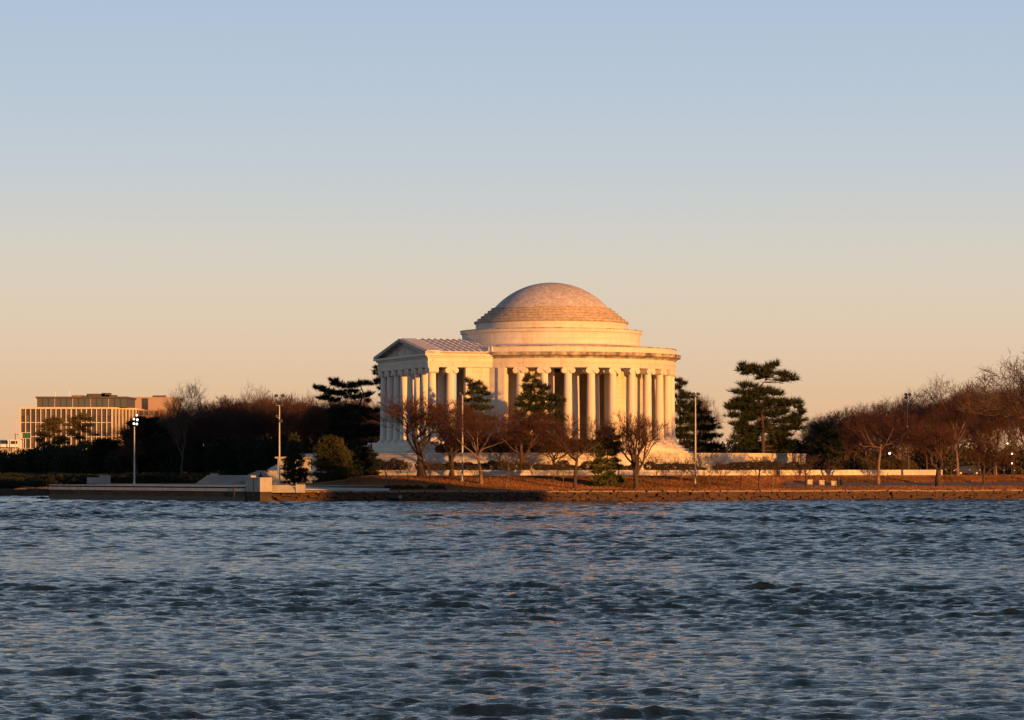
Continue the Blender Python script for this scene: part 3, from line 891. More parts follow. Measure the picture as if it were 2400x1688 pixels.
def pad_pine(name, label, D, trunk, pads, needle='needle', dens=9.0, size=.75, width=.13, branches=True, trunk_r=.32, bark='bark', base=None, group=None, seed=1, up=.5, depth=1.0, limbs=(), spray=True):
    """Pine whose foliage sits in separate pads; trunk and pads are given in photo pixels at distance D."""
    rr = random.Random(seed); rg = np.random.default_rng(seed)
    x0, z0 = wx(trunk[0][0], D), wz(trunk[0][1], D)
    if base is not None: z0 = base
    t = thing(name, label, 'tree', (x0, D, z0), 0, group)
    tp = [(wx(a, D) - x0, (b_off[2] if len(b_off) > 2 else 0), wz(b, D) - z0) for b_off in trunk for a, b in [b_off[:2]]]
    tp[0] = (tp[0][0], tp[0][1], -.3)
    tpd = [tuple(a + (b - a) * k / 6 for a, b in zip(p, q)) for p, q in zip(tp[:-1], tp[1:]) for k in range(7)]
    tb = MB().tube(tp, [trunk_r * (1 - .72 * i / (len(tp) - 1)) for i in range(len(tp))], 8)
    for lb in limbs:
        q = [(wx(a, D) - x0, 0, wz(b, D) - z0) for a, b in lb]
        tb.tube(q, [trunk_r * .42 * (1 - .6 * i / (len(q) - 1)) for i in range(len(q))], 6)
    Cs, Ds = [], []
    for (px, py, rx, ry) in pads:
        cx, cz = wx(px, D) - x0, wz(py, D) - z0
        ax, az = rx * .9 / FPX * D, ry * .85 / FPX * D; ay = max(ax * depth * .8, .6)
        cy = rr.uniform(-.5, .5) * ax * depth
        n = int(dens * (ax + .3) * (az + .3) * 14)
        if spray:
            # short branchlets sweeping up and out from the underside of the pad, needles along them
            m_ = max(6, int(7 + 5 * ax)); k_ = max(3, n // m_)
            e_ = rg.normal(0, 1, (m_, 3)); e_ /= np.linalg.norm(e_, axis=1, keepdims=True); e_[:, 2] = np.abs(e_[:, 2]) * .9 - .15
            b_ = e_ * np.array([.35, .35, 0]) + np.array([0, 0, -.45])
            tip = e_ * rg.uniform(.9, 1.45, (m_, 1))
            u_ = rg.uniform(.1, 1, (m_, k_, 1))
            p = (b_[:, None, :] + (tip - b_)[:, None, :] * u_ + rg.normal(0, .15, (m_, k_, 3))).reshape(-1, 3)
        else:
            p = rg.normal(0, 1, (n, 3)); p /= np.linalg.norm(p, axis=1, keepdims=True)
            p = p * rg.uniform(.25, 1.0, (n, 1)) ** .55
        Cs.append(p * np.array([ax, ay, az]) + np.array([cx, cy, cz])); Ds.append(p * np.array([1, 1, .6]))
        if branches and rr.random() < (.4 if py > 930 else .8):
            # a bough from the nearest point of the trunk
            best = min(tpd, key=lambda q: .15 * (q[0] - cx) ** 2 + ((q[2] - cz) + .6) ** 2)
            mid = ((best[0] + cx) / 2, (best[1] + cy) / 2, min(best[2], cz) * .5 + cz * .5 - .25)
            tb.tube([best, mid, (cx, cy, cz - az * .3)], [trunk_r * .2, trunk_r * .14, trunk_r * .06], 5)
    tb.build('trunk', M[bark], t, True)
    C = np.concatenate(Cs); Dv = np.concatenate(Ds)
    V, T = tufts(C, Dv, 4, size, width, up=up, seed=seed)
    link('crown', np_mesh('crown', V, None, T), M[needle], t)
    return t

def conifer(name, label, px, D, top, width, base_y=None, needle='needle', seed=1, taper=1.0, dens=1.0, low=.06, group=None, base=None, size=.5, droop=-.1, round_=.0):
    rg = np.random.default_rng(seed)
    x = wx(px, D); z = base if base is not None else float(ground_z(x, D))
    if base_y is not None: z = wz(base_y, D)
    Hh = wz(top, D) - z; W = width / FPX * D / 2
    t = thing(name, label, 'tree', (x, D, z), 0, group)
    segs = [(0, 0, -.3, 0, 0, Hh * .5, .03 * Hh * .6 + .05, .02 * Hh * .5 + .03), (0, 0, Hh * .5, 0, 0, Hh * .97, .02 * Hh * .5 + .03, .02)]
    Cs, Ds = [], []
    nbr = int(70 * dens)
    for i in range(nbr):
        f = low + (1 - low) * (i + rg.uniform(0, 1)) / nbr
        az = rg.uniform(0, 6.283)
        if round_: prof = math.sqrt(max(0, 1 - ((f - .35) / .68) ** 2)) if f > .35 else .72 + .28 * (f / .35)
        else: prof = (1 - f) ** taper * .93 + .07
        Lb = W * prof * rg.uniform(.72, 1.12)
        dr = np.array([math.cos(az), math.sin(az), 0])
        n = max(5, int(Lb * 11 * dens))
        u = rg.uniform(.18, 1, n) ** .8
        rise = (.35 * f + droop)
        P = dr[None, :] * (Lb * u)[:, None] + np.stack([rg.normal(0, .10 * Lb + .05, n), rg.normal(0, .10 * Lb + .05, n), f * Hh + u * Lb * rise + rg.normal(0, .09 + .025 * Hh * .3, n)], -1)
        Cs.append(P); Ds.append(np.repeat(dr[None, :] * .9, n, 0))
        e = dr * Lb * .85
        segs.append((0, 0, f * Hh, e[0], e[1], f * Hh + Lb * rise * .85, .045, .012))
    Vt, Qt = tubes(segs, 5)
    link('trunk', np_mesh('trunk', Vt, Qt, smooth=True), M['bark'], t)
    V, T = tufts(np.concatenate(Cs), np.concatenate(Ds), 5, size, size * .3, up=.45, seed=seed)
    link('crown', np_mesh('crown', V, None, T), M[needle], t)
    return t

def leaf_mass(centers, radii, n, size, seed, squash=.8):
    rg = np.random.default_rng(seed)
    k = rg.integers(0, len(centers), n)
    C = np.array(centers)[k]; Rr = np.array(radii)[k]
    p = rg.normal(0, 1, (n, 3)); p /= np.linalg.norm(p, axis=1, keepdims=True)
    p *= rg.uniform(.35, 1, (n, 1)) ** .4
    P = C + p * Rr
    return tufts(P, p, 2, size, size * .6, up=.1, seed=seed + 1)

# --- bare trees on the lawn in front of the memorial
TERR = 4.22
bare('bare_tree', 'lawn3', 988, 457, 908, 225, 'broad reddish bare tree with low stems in front of the portico columns', twig='twig_red', rot=.4)
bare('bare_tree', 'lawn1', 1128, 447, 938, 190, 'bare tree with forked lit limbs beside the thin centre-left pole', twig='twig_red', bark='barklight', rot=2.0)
bare('bare_tree', 'lawn2', 1348, 441, 962, 215, 'sturdy bare tree with thick forked trunk left of the small green pine', twig='twig_red', rot=1.2)
bare('bare_tree', 'lawn4', 1492, 442, 955, 160, 'bare tree with bent leaning trunk right of the small green pine', twig='twig_red', rot=4.1)
bare('bare_tree', 'vase2', 1060, 466, 935, 175, 'bushy red-brown bare tree behind the centre-left pole', twig='twig_red', rot=3.0)
bare('bare_tree', 'lawn4', 1225, 474, 945, 165, 'bare tree filling the gap before the large dark central conifer', twig='twig_red', rot=5.0)
bare('bare_tree', 'oval3', 1172, 478, 968, 120, 'fine-twigged bare tree between the fork-limbed tree and the central pine', twig='twig_red', rot=.7)
bare('bare_tree', 'vase2', 1300, 476, 985, 130, 'low bushy bare tree at the right foot of the central pine', twig='twig_red', rot=2.7)
bare('bare_tree', 'oval1', 1400, 474, 1000, 95, 'slim bare tree just behind the top of the small green pine', twig='twig_red', rot=1.7)
sap = [(905, 450, 1068, 50, 'thin sapling nearest the dark shrub at the left end of the lawn'), (932, 447, 1072, 46, 'staked sapling just right of the leftmost lawn sapling'),
       (955, 449, 1075, 44, 'thin sapling left of the broad reddish tree trunk'), (1006, 446, 1066, 48, 'sapling close to the right of the broad reddish tree trunk'),
       (1076, 446, 1074, 50, 'sapling just left of the thin centre-left pole'), (1112, 445, 1080, 44, 'sapling just right of the thin centre-left pole'),
       (1187, 443, 1058, 66, 'small forked tree with pale stem right of the fork-limbed tree'), (1246, 446, 1062, 58, 'small tree below the large central conifer, left one of two'),
       (1297, 444, 1066, 56, 'small spreading tree just left of the sturdy thick-trunked tree'), (1321, 447, 1082, 34, 'thin sapling touching the sturdy thick-trunked tree on its left'),
       (1536, 444, 1052, 62, 'young tree right of the bent leaning trunk'), (1554, 448, 1084, 36, 'short sapling between two taller young trees right of centre'),
       (1598, 446, 1066, 44, 'young tree just left of the tall right-centre pole'), (1634, 443, 1050, 88, 'young dark-stemmed tree at the foot of the tall right-centre pole'),
       (1690, 444, 1070, 52, 'young tree midway between the right-centre pole and the windswept pine'), (1664, 450, 1082, 36, 'short pale sapling right of the right-centre pole'),
       (1734, 446, 1072, 46, 'thin sapling left of the windswept pine trunk'), (1778, 443, 1052, 90, 'young tree just below the windswept pine'),
       (1811, 441, 1066, 52, 'leaning sapling right of the windswept pine trunk'), (1866, 444, 1078, 50, 'pale-stemmed sapling left of the three beige blocks'),
       (1890, 446, 1050, 110, 'wide young tree above the leftmost beige block')]
for i, (px, D, top, w, lab) in enumerate(sap):
    bare('young_tree', 'sap%d' % (i % 3), px, D, top, w * 1.25, lab, 'tree', 'young trees on the lawn', twig='bark', bark='bark' if i % 3 else 'barklight')

# --- right-hand grove
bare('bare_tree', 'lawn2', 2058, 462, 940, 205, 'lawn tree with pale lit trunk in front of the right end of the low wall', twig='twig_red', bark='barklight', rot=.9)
bare('bare_tree', 'lawn3', 2200, 461, 985, 190, 'vase-shaped bare tree nearest the right lawn path', twig='twig_red', rot=2.2)
bare('bare_tree', 'oval1', 2128, 498, 905, 180, 'tall bare tree behind the rightmost floodlight pole', twig='twig', rot=1.0)
bare('bare_tree', 'oval2', 2245, 520, 868, 165, 'tallest rounded bare tree of the right grove', twig='twig', bark='barklight', rot=2.5)
bare('bare_tree', 'spread2', 2452, 470, 785, 350, 'huge spreading bare tree cut off by the right edge', twig='twig_grey', rot=.3)
bare('bare_tree', 'vase2', 2306, 466, 1010, 120, 'small bare tree beside the dark blue car', twig='twig_red', rot=1.9)
bare('bare_tree', 'oval3', 2335, 510, 920, 150, 'slender bare tree left of the traffic signal', twig='twig', bark='barklight', rot=.2)
bare('bare_tree', 'spread1', 2112, 505, 985, 150, 'low forked tree with lit limbs behind the white street lamp', twig='twig_red', bark='barklight', rot=5.2)
bare('bare_tree', 'spread2', 1975, 505, 985, 150, 'low dark red bare tree right of the small dark evergreen', twig='twig_red', rot=3.3)
gr = random.Random(5)
for i in range(26):
    px = 1895 + i * 21 + gr.uniform(-8, 8); D = gr.uniform(530, 640)
    top = np.interp(px, [1890, 1960, 2050, 2150, 2250, 2400], [980, 960, 936, 920, 903, 888]) + gr.uniform(-12, 22)
    bare('grove_tree', ('oval1', 'oval2', 'oval3', 'spread1', 'vase2')[i % 5], px, D, top, gr.uniform(110, 165), 'one of the dense dark red bare trees massed in the right grove', 'tree', 'bare trees massed in the right grove', twig='twig_red' if i % 3 else 'twig')
for i in range(7):
    bare('far_tree', ('oval2', 'oval3')[i % 2], 1690 - 60 + i * 9 + gr.uniform(-4, 4) if i < 4 else 1905 + (i - 4) * 26, 600 + gr.uniform(0, 40), (905 if i < 4 else 962) + gr.uniform(-12, 15), 75, 'pale bare tree rising behind the evergreen beside the colonnade' if i < 4 else 'pale bare tree just right of the windswept pine, before the right grove', 'tree', 'pale bare trees beside the colonnade' if i < 4 else 'pale bare trees right of the windswept pine', twig='twig_grey', bark='barklight')

# --- left wood
bare('bare_tree', 'oval2', 425, 590, 880, 115, 'tall dark bare tree standing above the left wood near the office building', twig='twig_grey', rot=.5)
bare('bare_tree', 'oval1', 585, 640, 888, 105, 'pale bare tree standing above the middle of the left wood', twig='twig_grey', bark='barklight', rot=1.5)
for i in range(54):
    px = 325 + i * 10.4 + gr.uniform(-8, 8); D = 602 + (i * 37 % 60) if i % 5 not in (1, 3) else 695 + i % 7 * 6
    top = np.interp(px, [330, 430, 520, 620, 760, 880], [975, 950, 922, 924, 924, 935]) + (gr.uniform(-6, 24) if D < 690 else gr.uniform(-16, 4))
    bare('wood_tree', ('oval1', 'oval2', 'oval3', 'spread2', 'vase1')[i % 5], px, D, top, gr.uniform(95, 140), 'one of the dense brown bare trees forming the wood left of the memorial', 'tree', 'bare trees of the left wood', twig='twig_red' if i % 2 else 'twig')

# --- pines and other evergreens
pads = [(1745, 858, 13, 7), (1757, 866, 18, 7), (1772, 872, 20, 9), (1790, 874, 22, 11), (1803, 862, 15, 10), (1818, 855, 10, 8), (1800, 884, 16, 7), (1738, 868, 8, 6), (1748, 876, 11, 6),
        (1834, 878, 14, 8), (1850, 884, 16, 7), (1862, 890, 9, 5), (1838, 893, 18, 5), (1780, 888, 7, 4), (1770, 862, 9, 5)]
pads += [(1745, 905, 14, 10), (1765, 906, 10, 6), (1730, 920, 14, 7), (1790, 915, 26, 7), (1812, 920, 18, 8), (1755, 922, 24, 10)]
pr = random.Random(2)
for yy, xa, xb in ((935, 1705, 1850), (950, 1700, 1872), (962, 1712, 1882), (976, 1722, 1878), (990, 1718, 1888), (1004, 1716, 1868), (1020, 1712, 1856), (1036, 1712, 1860), (1050, 1715, 1860)):
    n = int((xb - xa) / 15)
    for k in range(n):
        pads.append((xa + (xb - xa) * (k + .5) / n + pr.uniform(-11, 11), yy + pr.uniform(-10, 10), pr.uniform(9, 21), pr.uniform(5, 11)))
pad_pine('pine_tree', 'dark windswept pine with flat leaning top right of the memorial', 545, [(1787, 1062, -1.5), (1787, 1000, -1), (1783, 950, 0), (1768, 918, 0), (1785, 903, 0), (1795, 890, 0), (1798, 872, 0)], pads,
         dens=6.0, trunk_r=.34, base=6.9, seed=3, up=.8, size=1.05, width=.12, limbs=[[(1794, 896), (1812, 895), (1836, 899)], [(1792, 884), (1770, 876), (1750, 872)]])
pads = []
for (px, py, rx, ry) in [(782, 892, 10, 6), (790, 900, 18, 8), (815, 905, 26, 9), (840, 900, 20, 8), (858, 898, 10, 6), (752, 912, 16, 6), (775, 920, 24, 9), (800, 922, 22, 9), (762, 932, 16, 7), (745, 908, 8, 4), (786, 938, 16, 7), (830, 918, 14, 6), (822, 932, 12, 6), (848, 930, 14, 7), (866, 925, 12, 6), (858, 940, 10, 5), (760, 934, 10, 5)]:
    pads.append((px, py, rx, ry))
for yy, xa, xb in ((962, 780, 880), (980, 775, 890), (1000, 770, 890), (1020, 770, 890), (1045, 775, 885), (1068, 790, 880)):
    n = int((xb - xa) / 14)
    for k in range(n): pads.append((xa + (xb - xa) * (k + .5) / n + pr.uniform(-5, 5), yy + pr.uniform(-6, 6), pr.uniform(13, 18), pr.uniform(8, 12)))
pad_pine('pine_tree', 'black-green layered pine with open cloud-like top left of the portico', 575, [(838, 1085), (836, 1000), (838, 960), (846, 940), (852, 922), (845, 905)], pads, needle='needle_dark', bark='bark', dens=8, base=4.0, seed=5, limbs=[[(836, 968), (812, 952), (790, 938), (770, 926)]])
pads = [(885, 862, 9, 5), (880, 870, 8, 4), (888, 878, 9, 6), (893, 868, 8, 6), (884, 892, 12, 6), (878, 900, 10, 4), (892, 897, 10, 6), (890, 885, 6, 4), (897, 910, 14, 9), (903, 925, 14, 9), (905, 945, 16, 12), (900, 965, 16, 12), (898, 985, 18, 12), (905, 1005, 18, 12)]
pad_pine('pine_tree', 'pine whose ragged boughs peep out behind the far portico corner', 585, [(905, 1060), (905, 960), (900, 900), (892, 866)], pads, needle='needle_dark', bark='bark', dens=5, base=4.2, seed=6)
pads = [(1590, 892, 10, 6), (1600, 900, 12, 7), (1588, 910, 12, 8), (1606, 922, 14, 8), (1618, 932, 12, 6), (1594, 930, 16, 9)]
for yy, xa, xb in ((948, 1580, 1640), (965, 1578, 1650), (985, 1578, 1668), (1005, 1580, 1675), (1025, 1582, 1685), (1045, 1590, 1690)):
    n = int((xb - xa) / 12)
    for k in range(n): pads.append((xa + (xb - xa) * (k + .5) / n + pr.uniform(-5, 5), yy + pr.uniform(-6, 6), pr.uniform(10, 16), pr.uniform(7, 11)))
pad_pine('pine_tree', 'dark evergreen close against the right side of the colonnade', 552, [(1596, 1062), (1594, 980), (1592, 895)], pads, dens=6.5, base=6.9, seed=8)
pads = [(1232, 893, 8, 6), (1245, 885, 8, 6), (1258, 895, 10, 7), (1238, 905, 12, 8), (1265, 905, 12, 8)]
for yy, xa, xb in ((918, 1222, 1285), (932, 1215, 1300), (946, 1205, 1318), (960, 1205, 1312), (975, 1210, 1322), (990, 1212, 1312), (1005, 1200, 1300), (1022, 1195, 1300), (1040, 1195, 1290)):
    n = int((xb - xa) / 15)
    for k in range(n):
        if pr.random() < .9: pads.append((xa + (xb - xa) * (k + .5) / n + pr.uniform(-9, 9), yy + pr.uniform(-11, 11), pr.uniform(9, 15), pr.uniform(7, 12)))
pad_pine('pine_tree', 'large dense dark green pine in front of the middle columns', 500, [(1262, 1062), (1262, 980), (1254, 930), (1248, 890)], pads, needle='needle', dens=6.5, base=6.9, seed=9)
pads = [(1099, 893, 8, 6), (1106, 903, 9, 6), (1122, 899, 8, 6), (1112, 912, 12, 6), (1104, 922, 10, 6), (1125, 920, 12, 5), (1132, 912, 9, 4), (1110, 935, 18, 8), (1130, 940, 14, 6), (1142, 925, 8, 4), (1095, 940, 10, 6), (1108, 955, 24, 9), (1135, 958, 16, 8), (1090, 962, 16, 7), (1112, 978, 26, 10), (1140, 982, 20, 9), (1092, 985, 16, 9), (1118, 1002, 28, 10), (1145, 1005, 18, 9), (1095, 1012, 18, 9), (1125, 1028, 30, 10), (1105, 1040, 26, 9)]
pad_pine('pine_tree', 'narrow ragged dark pine before the flank wall beside the portico', 497, [(1112, 1062), (1112, 980), (1106, 930), (1102, 895)], pads, dens=7, base=6.9, seed=10)
pads = [(1420, 1006, 10, 6), (1412, 1016, 14, 7), (1434, 1012, 12, 7), (1440, 1026, 14, 7), (1418, 1032, 16, 8), (1402, 1034, 12, 7), (1446, 1040, 12, 6), (1425, 1048, 22, 9), (1402, 1052, 14, 7), (1448, 1055, 10, 6), (1430, 1064, 18, 8), (1405, 1068, 16, 7), (1412, 1082, 18, 8), (1438, 1080, 14, 8), (1395, 1085, 12, 6), (1448, 1092, 10, 6), (1418, 1098, 20, 8), (1400, 1106, 14, 8), (1434, 1112, 18, 8), (1408, 1122, 18, 9), (1448, 1120, 14, 8), (1426, 1132, 22, 8), (1456, 1128, 10, 8), (1400, 1136, 12, 7)]
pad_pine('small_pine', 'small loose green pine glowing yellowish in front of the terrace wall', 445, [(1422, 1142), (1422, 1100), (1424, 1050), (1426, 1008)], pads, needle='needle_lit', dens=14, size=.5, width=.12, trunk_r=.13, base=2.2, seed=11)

conifer('small_conifer', 'narrow pointed conifer beside the left floodlight pole base, orange-lit at its tip', 690, 466, 1018, 74, needle='needle', seed=21, taper=.75, dens=1.5, base=2.0, size=.42)
conifer('small_conifer', 'plump cone-shaped evergreen with lit right flank near the lawn edge', 775, 458, 1027, 92, needle='needle_gold', seed=22, taper=.6, dens=2.0, base=2.0, round_=1, size=.4)
conifer('dark_shrub', 'rounded blackish evergreen shrub at the left foot of the terrace wall', 848, 470, 1052, 80, needle='needle_dark', seed=23, dens=1.8, round_=1, base=2.3, size=.45)
conifer('dark_shrub', 'small dark evergreen behind the right end of the low wall', 1937, 500, 1000, 72, needle='needle_dark', seed=24, dens=1.6, round_=1, base=3.2, size=.5)
def pine_pads(px, top, bottom, w, seed, n=30):
    pr_ = random.Random(seed); out = []
    for k in range(n):
        f = (k + .5) / n; yy = top + (bottom - top) * f
        half = w * .5 * min(1, .25 + 1.6 * f) * (1.0 if f < .7 else 1.0 - .5 * (f - .7) / .3)
        xx = px + pr_.uniform(-1, 1) * half
        out.append((xx, yy + pr_.uniform(-3, 3), pr_.uniform(9, 16), pr_.uniform(4, 7)))
    return out
pad_pine('pine_tree', 'bronze-tinted pine before the office building, left one of two', 745, [(130, 1082), (128, 1040), (124, 985)], pine_pads(126, 980, 1050, 74, 25), needle='needle_brown', dens=4.0, size=.8, base=3.0, seed=25)
pad_pine('pine_tree', 'bronze-tinted pine before the office building, right one of two', 745, [(188, 1082), (186, 1040), (190, 980)], pine_pads(186, 975, 1055, 84, 26, 34), needle='needle_brown', dens=4.0, size=.8, base=3.0, seed=26)
conifer('evergreen_tree', 'broad black evergreen beside the leftmost floodlight pole', 345, 608, 985, 125, needle='needle_dark', seed=27, dens=2.2, round_=1, base=2.8, size=.7)
conifer('evergreen_tree', 'low dark evergreen below the two bronze pines', 250, 625, 1035, 90, needle='needle_dark', seed=28, dens=1.8, round_=1, base=2.8, size=.6)

# undergrowth that reads as one dark mass
def undergrowth(name, label, x_px, D0, D1, top_fn, n_c, n, seed, m, size=.5, wid=(2.0, 4.0)):
    rg = np.random.default_rng(seed); cs, rs = [], []
    for i in range(n_c):
        px = rg.uniform(*x_px); D = rg.uniform(D0, D1); top = wz(top_fn(px), D); x = wx(px, D); z0 = float(ground_z(x, D))
        h = max(1.2, (top - z0) * rg.uniform(.55, 1.0)); w = rg.uniform(*wid)
        cs.append((x, D, z0 + h * .5)); rs.append((w, w, h * .5))
    V, T = leaf_mass(cs, rs, n, size, seed)
    o = stuff(link(name, np_mesh(name, V, None, T), M[m])); o['label'] = label; o['category'] = 'undergrowth'
    return o
undergrowth('undergrowth', 'dark tangled undergrowth at the foot of the left wood', (275, 900), 604, 660, lambda p: np.interp(p, [275, 420, 520, 640, 900], [1040, 1020, 1010, 1020, 1010]), 110, 90000, 61, 'needle_dark')
undergrowth('undergrowth', 'low dark bushes along the far left shore', (-160, 300), 640, 690, lambda p: np.interp(p, [-160, 60, 100, 300], [1050, 1052, 1040, 1040]), 90, 60000, 62, 'needle_dark')
undergrowth('undergrowth', 'dark shrubs lining the far left bank above its shore wall', (-170, 118), 511.5, 545, lambda p: 1126, 190, 50000, 65, 'needle_dark', .3, (.7, 1.8))
undergrowth('undergrowth', 'dark shrubs between the left plaza and the wood', (118, 520), 512, 560, lambda p: np.interp(p, [118, 400, 520], [1112, 1108, 1104]), 190, 60000, 66, 'needle_dark', .3, (.7, 2.0))
undergrowth('undergrowth', 'dark thicket behind the right grove', (1840, 2560), 585, 680, lambda p: np.interp(p, [1840, 2000, 2200, 2560], [1040, 1030, 1035, 1050]), 90, 34000, 63, 'hedge')
undergrowth('undergrowth', 'low shrubs beneath the evergreens behind the terrace wall', (1560, 1920), 556, 585, lambda p: 1030, 40, 16000, 64, 'needle_dark')

for i, (px, D, w, lab) in enumerate(((1075, 496, 60, 'dark shrub on the terrace below the flank wall, left of the narrow pine'), (1165, 494, 70, 'dark shrub on the terrace between the narrow pine and the central pine'), (1310, 494, 70, 'dark shrub on the terrace right of the central pine'), (1372, 495, 50, 'low dark shrub on the terrace above the sturdy thick-trunked tree'))):
    conifer('terrace_shrub', lab, px, D, 1022 + i * 4, w, needle='hedge', seed=120 + i, dens=1.1, round_=1, base=6.9, size=.4, group='shrubs on the terrace')
# hedges between the two curved walls
def hedge(label, a0, a1, r, z, h, seed, n=5200, m='hedge', ragged=.25):
    rg = np.random.default_rng(seed); cs, rs = [], []
    k = max(3, int((a1 - a0) * R(1) * r / 1.2))
    for i in range(k):
        a = R(-90 + a0 + (a1 - a0) * (i + .5) / k); hh = h * rg.uniform(1 - ragged, 1 + ragged)
        cs.append((r * math.cos(a), r * math.sin(a), hh * .5)); rs.append((.9, .9, hh * .55))
    V, T = leaf_mass(cs, rs, n, .28, seed)
    t = thing('hedge', label, 'hedge', (CX, CY, z), 0, 'hedges below the terrace wall')
    link('foliage', np_mesh('foliage', V, None, T), M[m], t)
hedge('dark hedge at the left end below the terrace wall, behind the broad reddish tree', -36, -22, 61, 4.2, 1.5, 71)
hedge('long dark hedge below the terrace wall behind the sturdy thick-trunked tree', -20.5, -4, 60, 4.2, 1.1, 72)
hedge('low ragged hedge below the terrace wall behind the small green pine', -3, 12, 60, 4.2, .95, 73, ragged=.5)
hedge('hedge below the terrace wall behind the right-centre pole', 13, 22, 60, 4.2, .85, 74, ragged=.6, n=2500)
hedge('long dark hedge below the terrace wall under the windswept pine', 24, 41, 60, 4.2, 1.05, 75)
hedge('dark hedge behind the low wall where the terrace wall ends on the right', 43, 72, 62, 4.2, 1.4, 76, n=8000)

for lab, a0, a1, h, sd in (('tall ragged hedge on the terrace rim behind the broad reddish tree', -27, -17, 1.7, 171), ('tall ragged hedge on the terrace rim below the narrow pine', -16, -6, 2.3, 172), ('tall ragged hedge on the terrace rim below the large central pine', -5, 5, 2.5, 173), ('tall ragged hedge on the terrace rim above the small green pine', 6, 14, 1.5, 174)):
    hedge(lab, a0, a1, 40.6, 6.9, h, sd, n=6500, ragged=.4)
# low dark clumps along the path, left of centre
for i, (px, w) in enumerate(((915, 1.0), (932, 1.1), (955, .9), (978, .8), (1012, 1.0), (1030, .8))):
    D = 437.5
    x = wx(px, D); t = thing('low_shrub', ['leftmost', 'second from left', 'third from left', 'third from right', 'second from right', 'rightmost'][i] + ' of six small dark shrub clumps along the path edge', 'shrub', (x, D, float(ground_z(x, D))), 0, 'shrub clumps along the path')
    V, T = leaf_mass([(0, 0, .3), (.4, .1, .2), (-.4, 0, .2)], [(.6 * w, .5, .4)] * 3, 500, .22, 80 + i)
    link('foliage', np_mesh('foliage', V, None, T), M['hedge'], t)

# grass blades catch the low sun on the lawn
def lawn_grass():
    rg = np.random.default_rng(91)
    n = 150000
    x = rg.uniform(-24, 92, n); d = rg.uniform(4.8, 33, n) ** 1.0
    y = shore_y(x) + d
    inside = (np.hypot(x - CX, y - CY) > 66.3) & ~((x > 39) & (d > 12.5) & (d < 18))
    x, y = x[inside], y[inside]
    z = ground_z(x, y)
    h = rg.uniform(.10, .26, len(x)); a = rg.uniform(0, 3.1416, len(x)); w = rg.uniform(.05, .12, len(x))
    dx, dy = np.cos(a) * w, np.sin(a) * w
    lean = rg.normal(0, .08, (2, len(x)))
    V = np.stack([np.stack([x - dx, y - dy, z - .02], -1), np.stack([x + dx, y + dy, z - .02], -1), np.stack([x + lean[0], y + lean[1], z + h], -1)], 1).reshape(-1, 3)
    o = stuff(link('grass', np_mesh('grass', V, None, np.arange(len(V)).reshape(-1, 3)), M['lawn']))
    o['label'] = 'dry brown winter grass on the lawn between path and low wall'; o['category'] = 'grass'
lawn_grass()

# ------------------------------------------------------------------ poles, lamps, small things
def flood_pole(px, D, top, label, heads, lit=False, base=None):
    x = wx(px, D); z = float(ground_z(x, D)) if base is None else base
    h = wz(top, D) - z
    t = thing('floodlight_pole', label, 'light pole', (x, D, z), 0, 'tall floodlight poles')
    MB().lathe([(.20, 0), (.20, .25), (.135, .3), (.105, h * .5), (.075, h)], 10).build('pole', M['pole'], t, True)
    for i, (dx, dz, on) in enumerate(heads):
        arm = MB().tube([(0, 0, h + dz - .05), (dx, -.1, h + dz - .05)], .035, 6)
        a = arm.build('arm', M['pole'], t)
        hd = MB().lathe([(.02, .18), (.16, .16), (.27, -.12), (.29, -.18)], 12)
        hd.v = [(dx + p[0], -.12 + p[2] * -.0 + p[1] * .45 - (.18 - p[2]) * .8, h + dz + .22 + p[1] * .85 - (.18 - p[2]) * .1) for p in hd.v]
        o = hd.build('floodlight', M['black'], t, True)
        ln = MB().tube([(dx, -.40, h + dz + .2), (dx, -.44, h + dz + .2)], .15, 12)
        ln.build('lens', M['whiteglow'] if on else M['lensoff'], o)
    return t
flood_pole(315, 478, 1000, 'grey floodlight pole with white emissive lenses at the left on the plaza', [(.42, 1.55, True), (-.02, .95, True), (.5, .85, True), (-.02, .25, True), (.42, .2, True)], True, base=PT)
MB_poles = [(655, 462, 948, 'floodlight pole with two tiers of lamps beside the pointed conifer', [(-.45, 1.1, False), (.5, 1.1, False), (-.45, -.1, False), (.5, -.1, False), (-.35, -1.9, False), (.35, -2.6, False)], PT),
            (1084, 450, 925, 'thin floodlight pole in front of the portico trees', [(-.3, .0, False), (.35, .0, False)], None),
            (1630, 451, 930, 'pale floodlight pole right of the colonnade', [(-.3, .2, False), (.35, .2, False)], None),
            (2127, 500, 935, 'rusty-looking floodlight pole among the right grove trees', [(-.3, .5, False), (.3, .5, False), (-.3, 0, False)], None)]
for px, D, top, lab, hd, b in MB_poles: flood_pole(px, D, top, lab, hd, False, b)

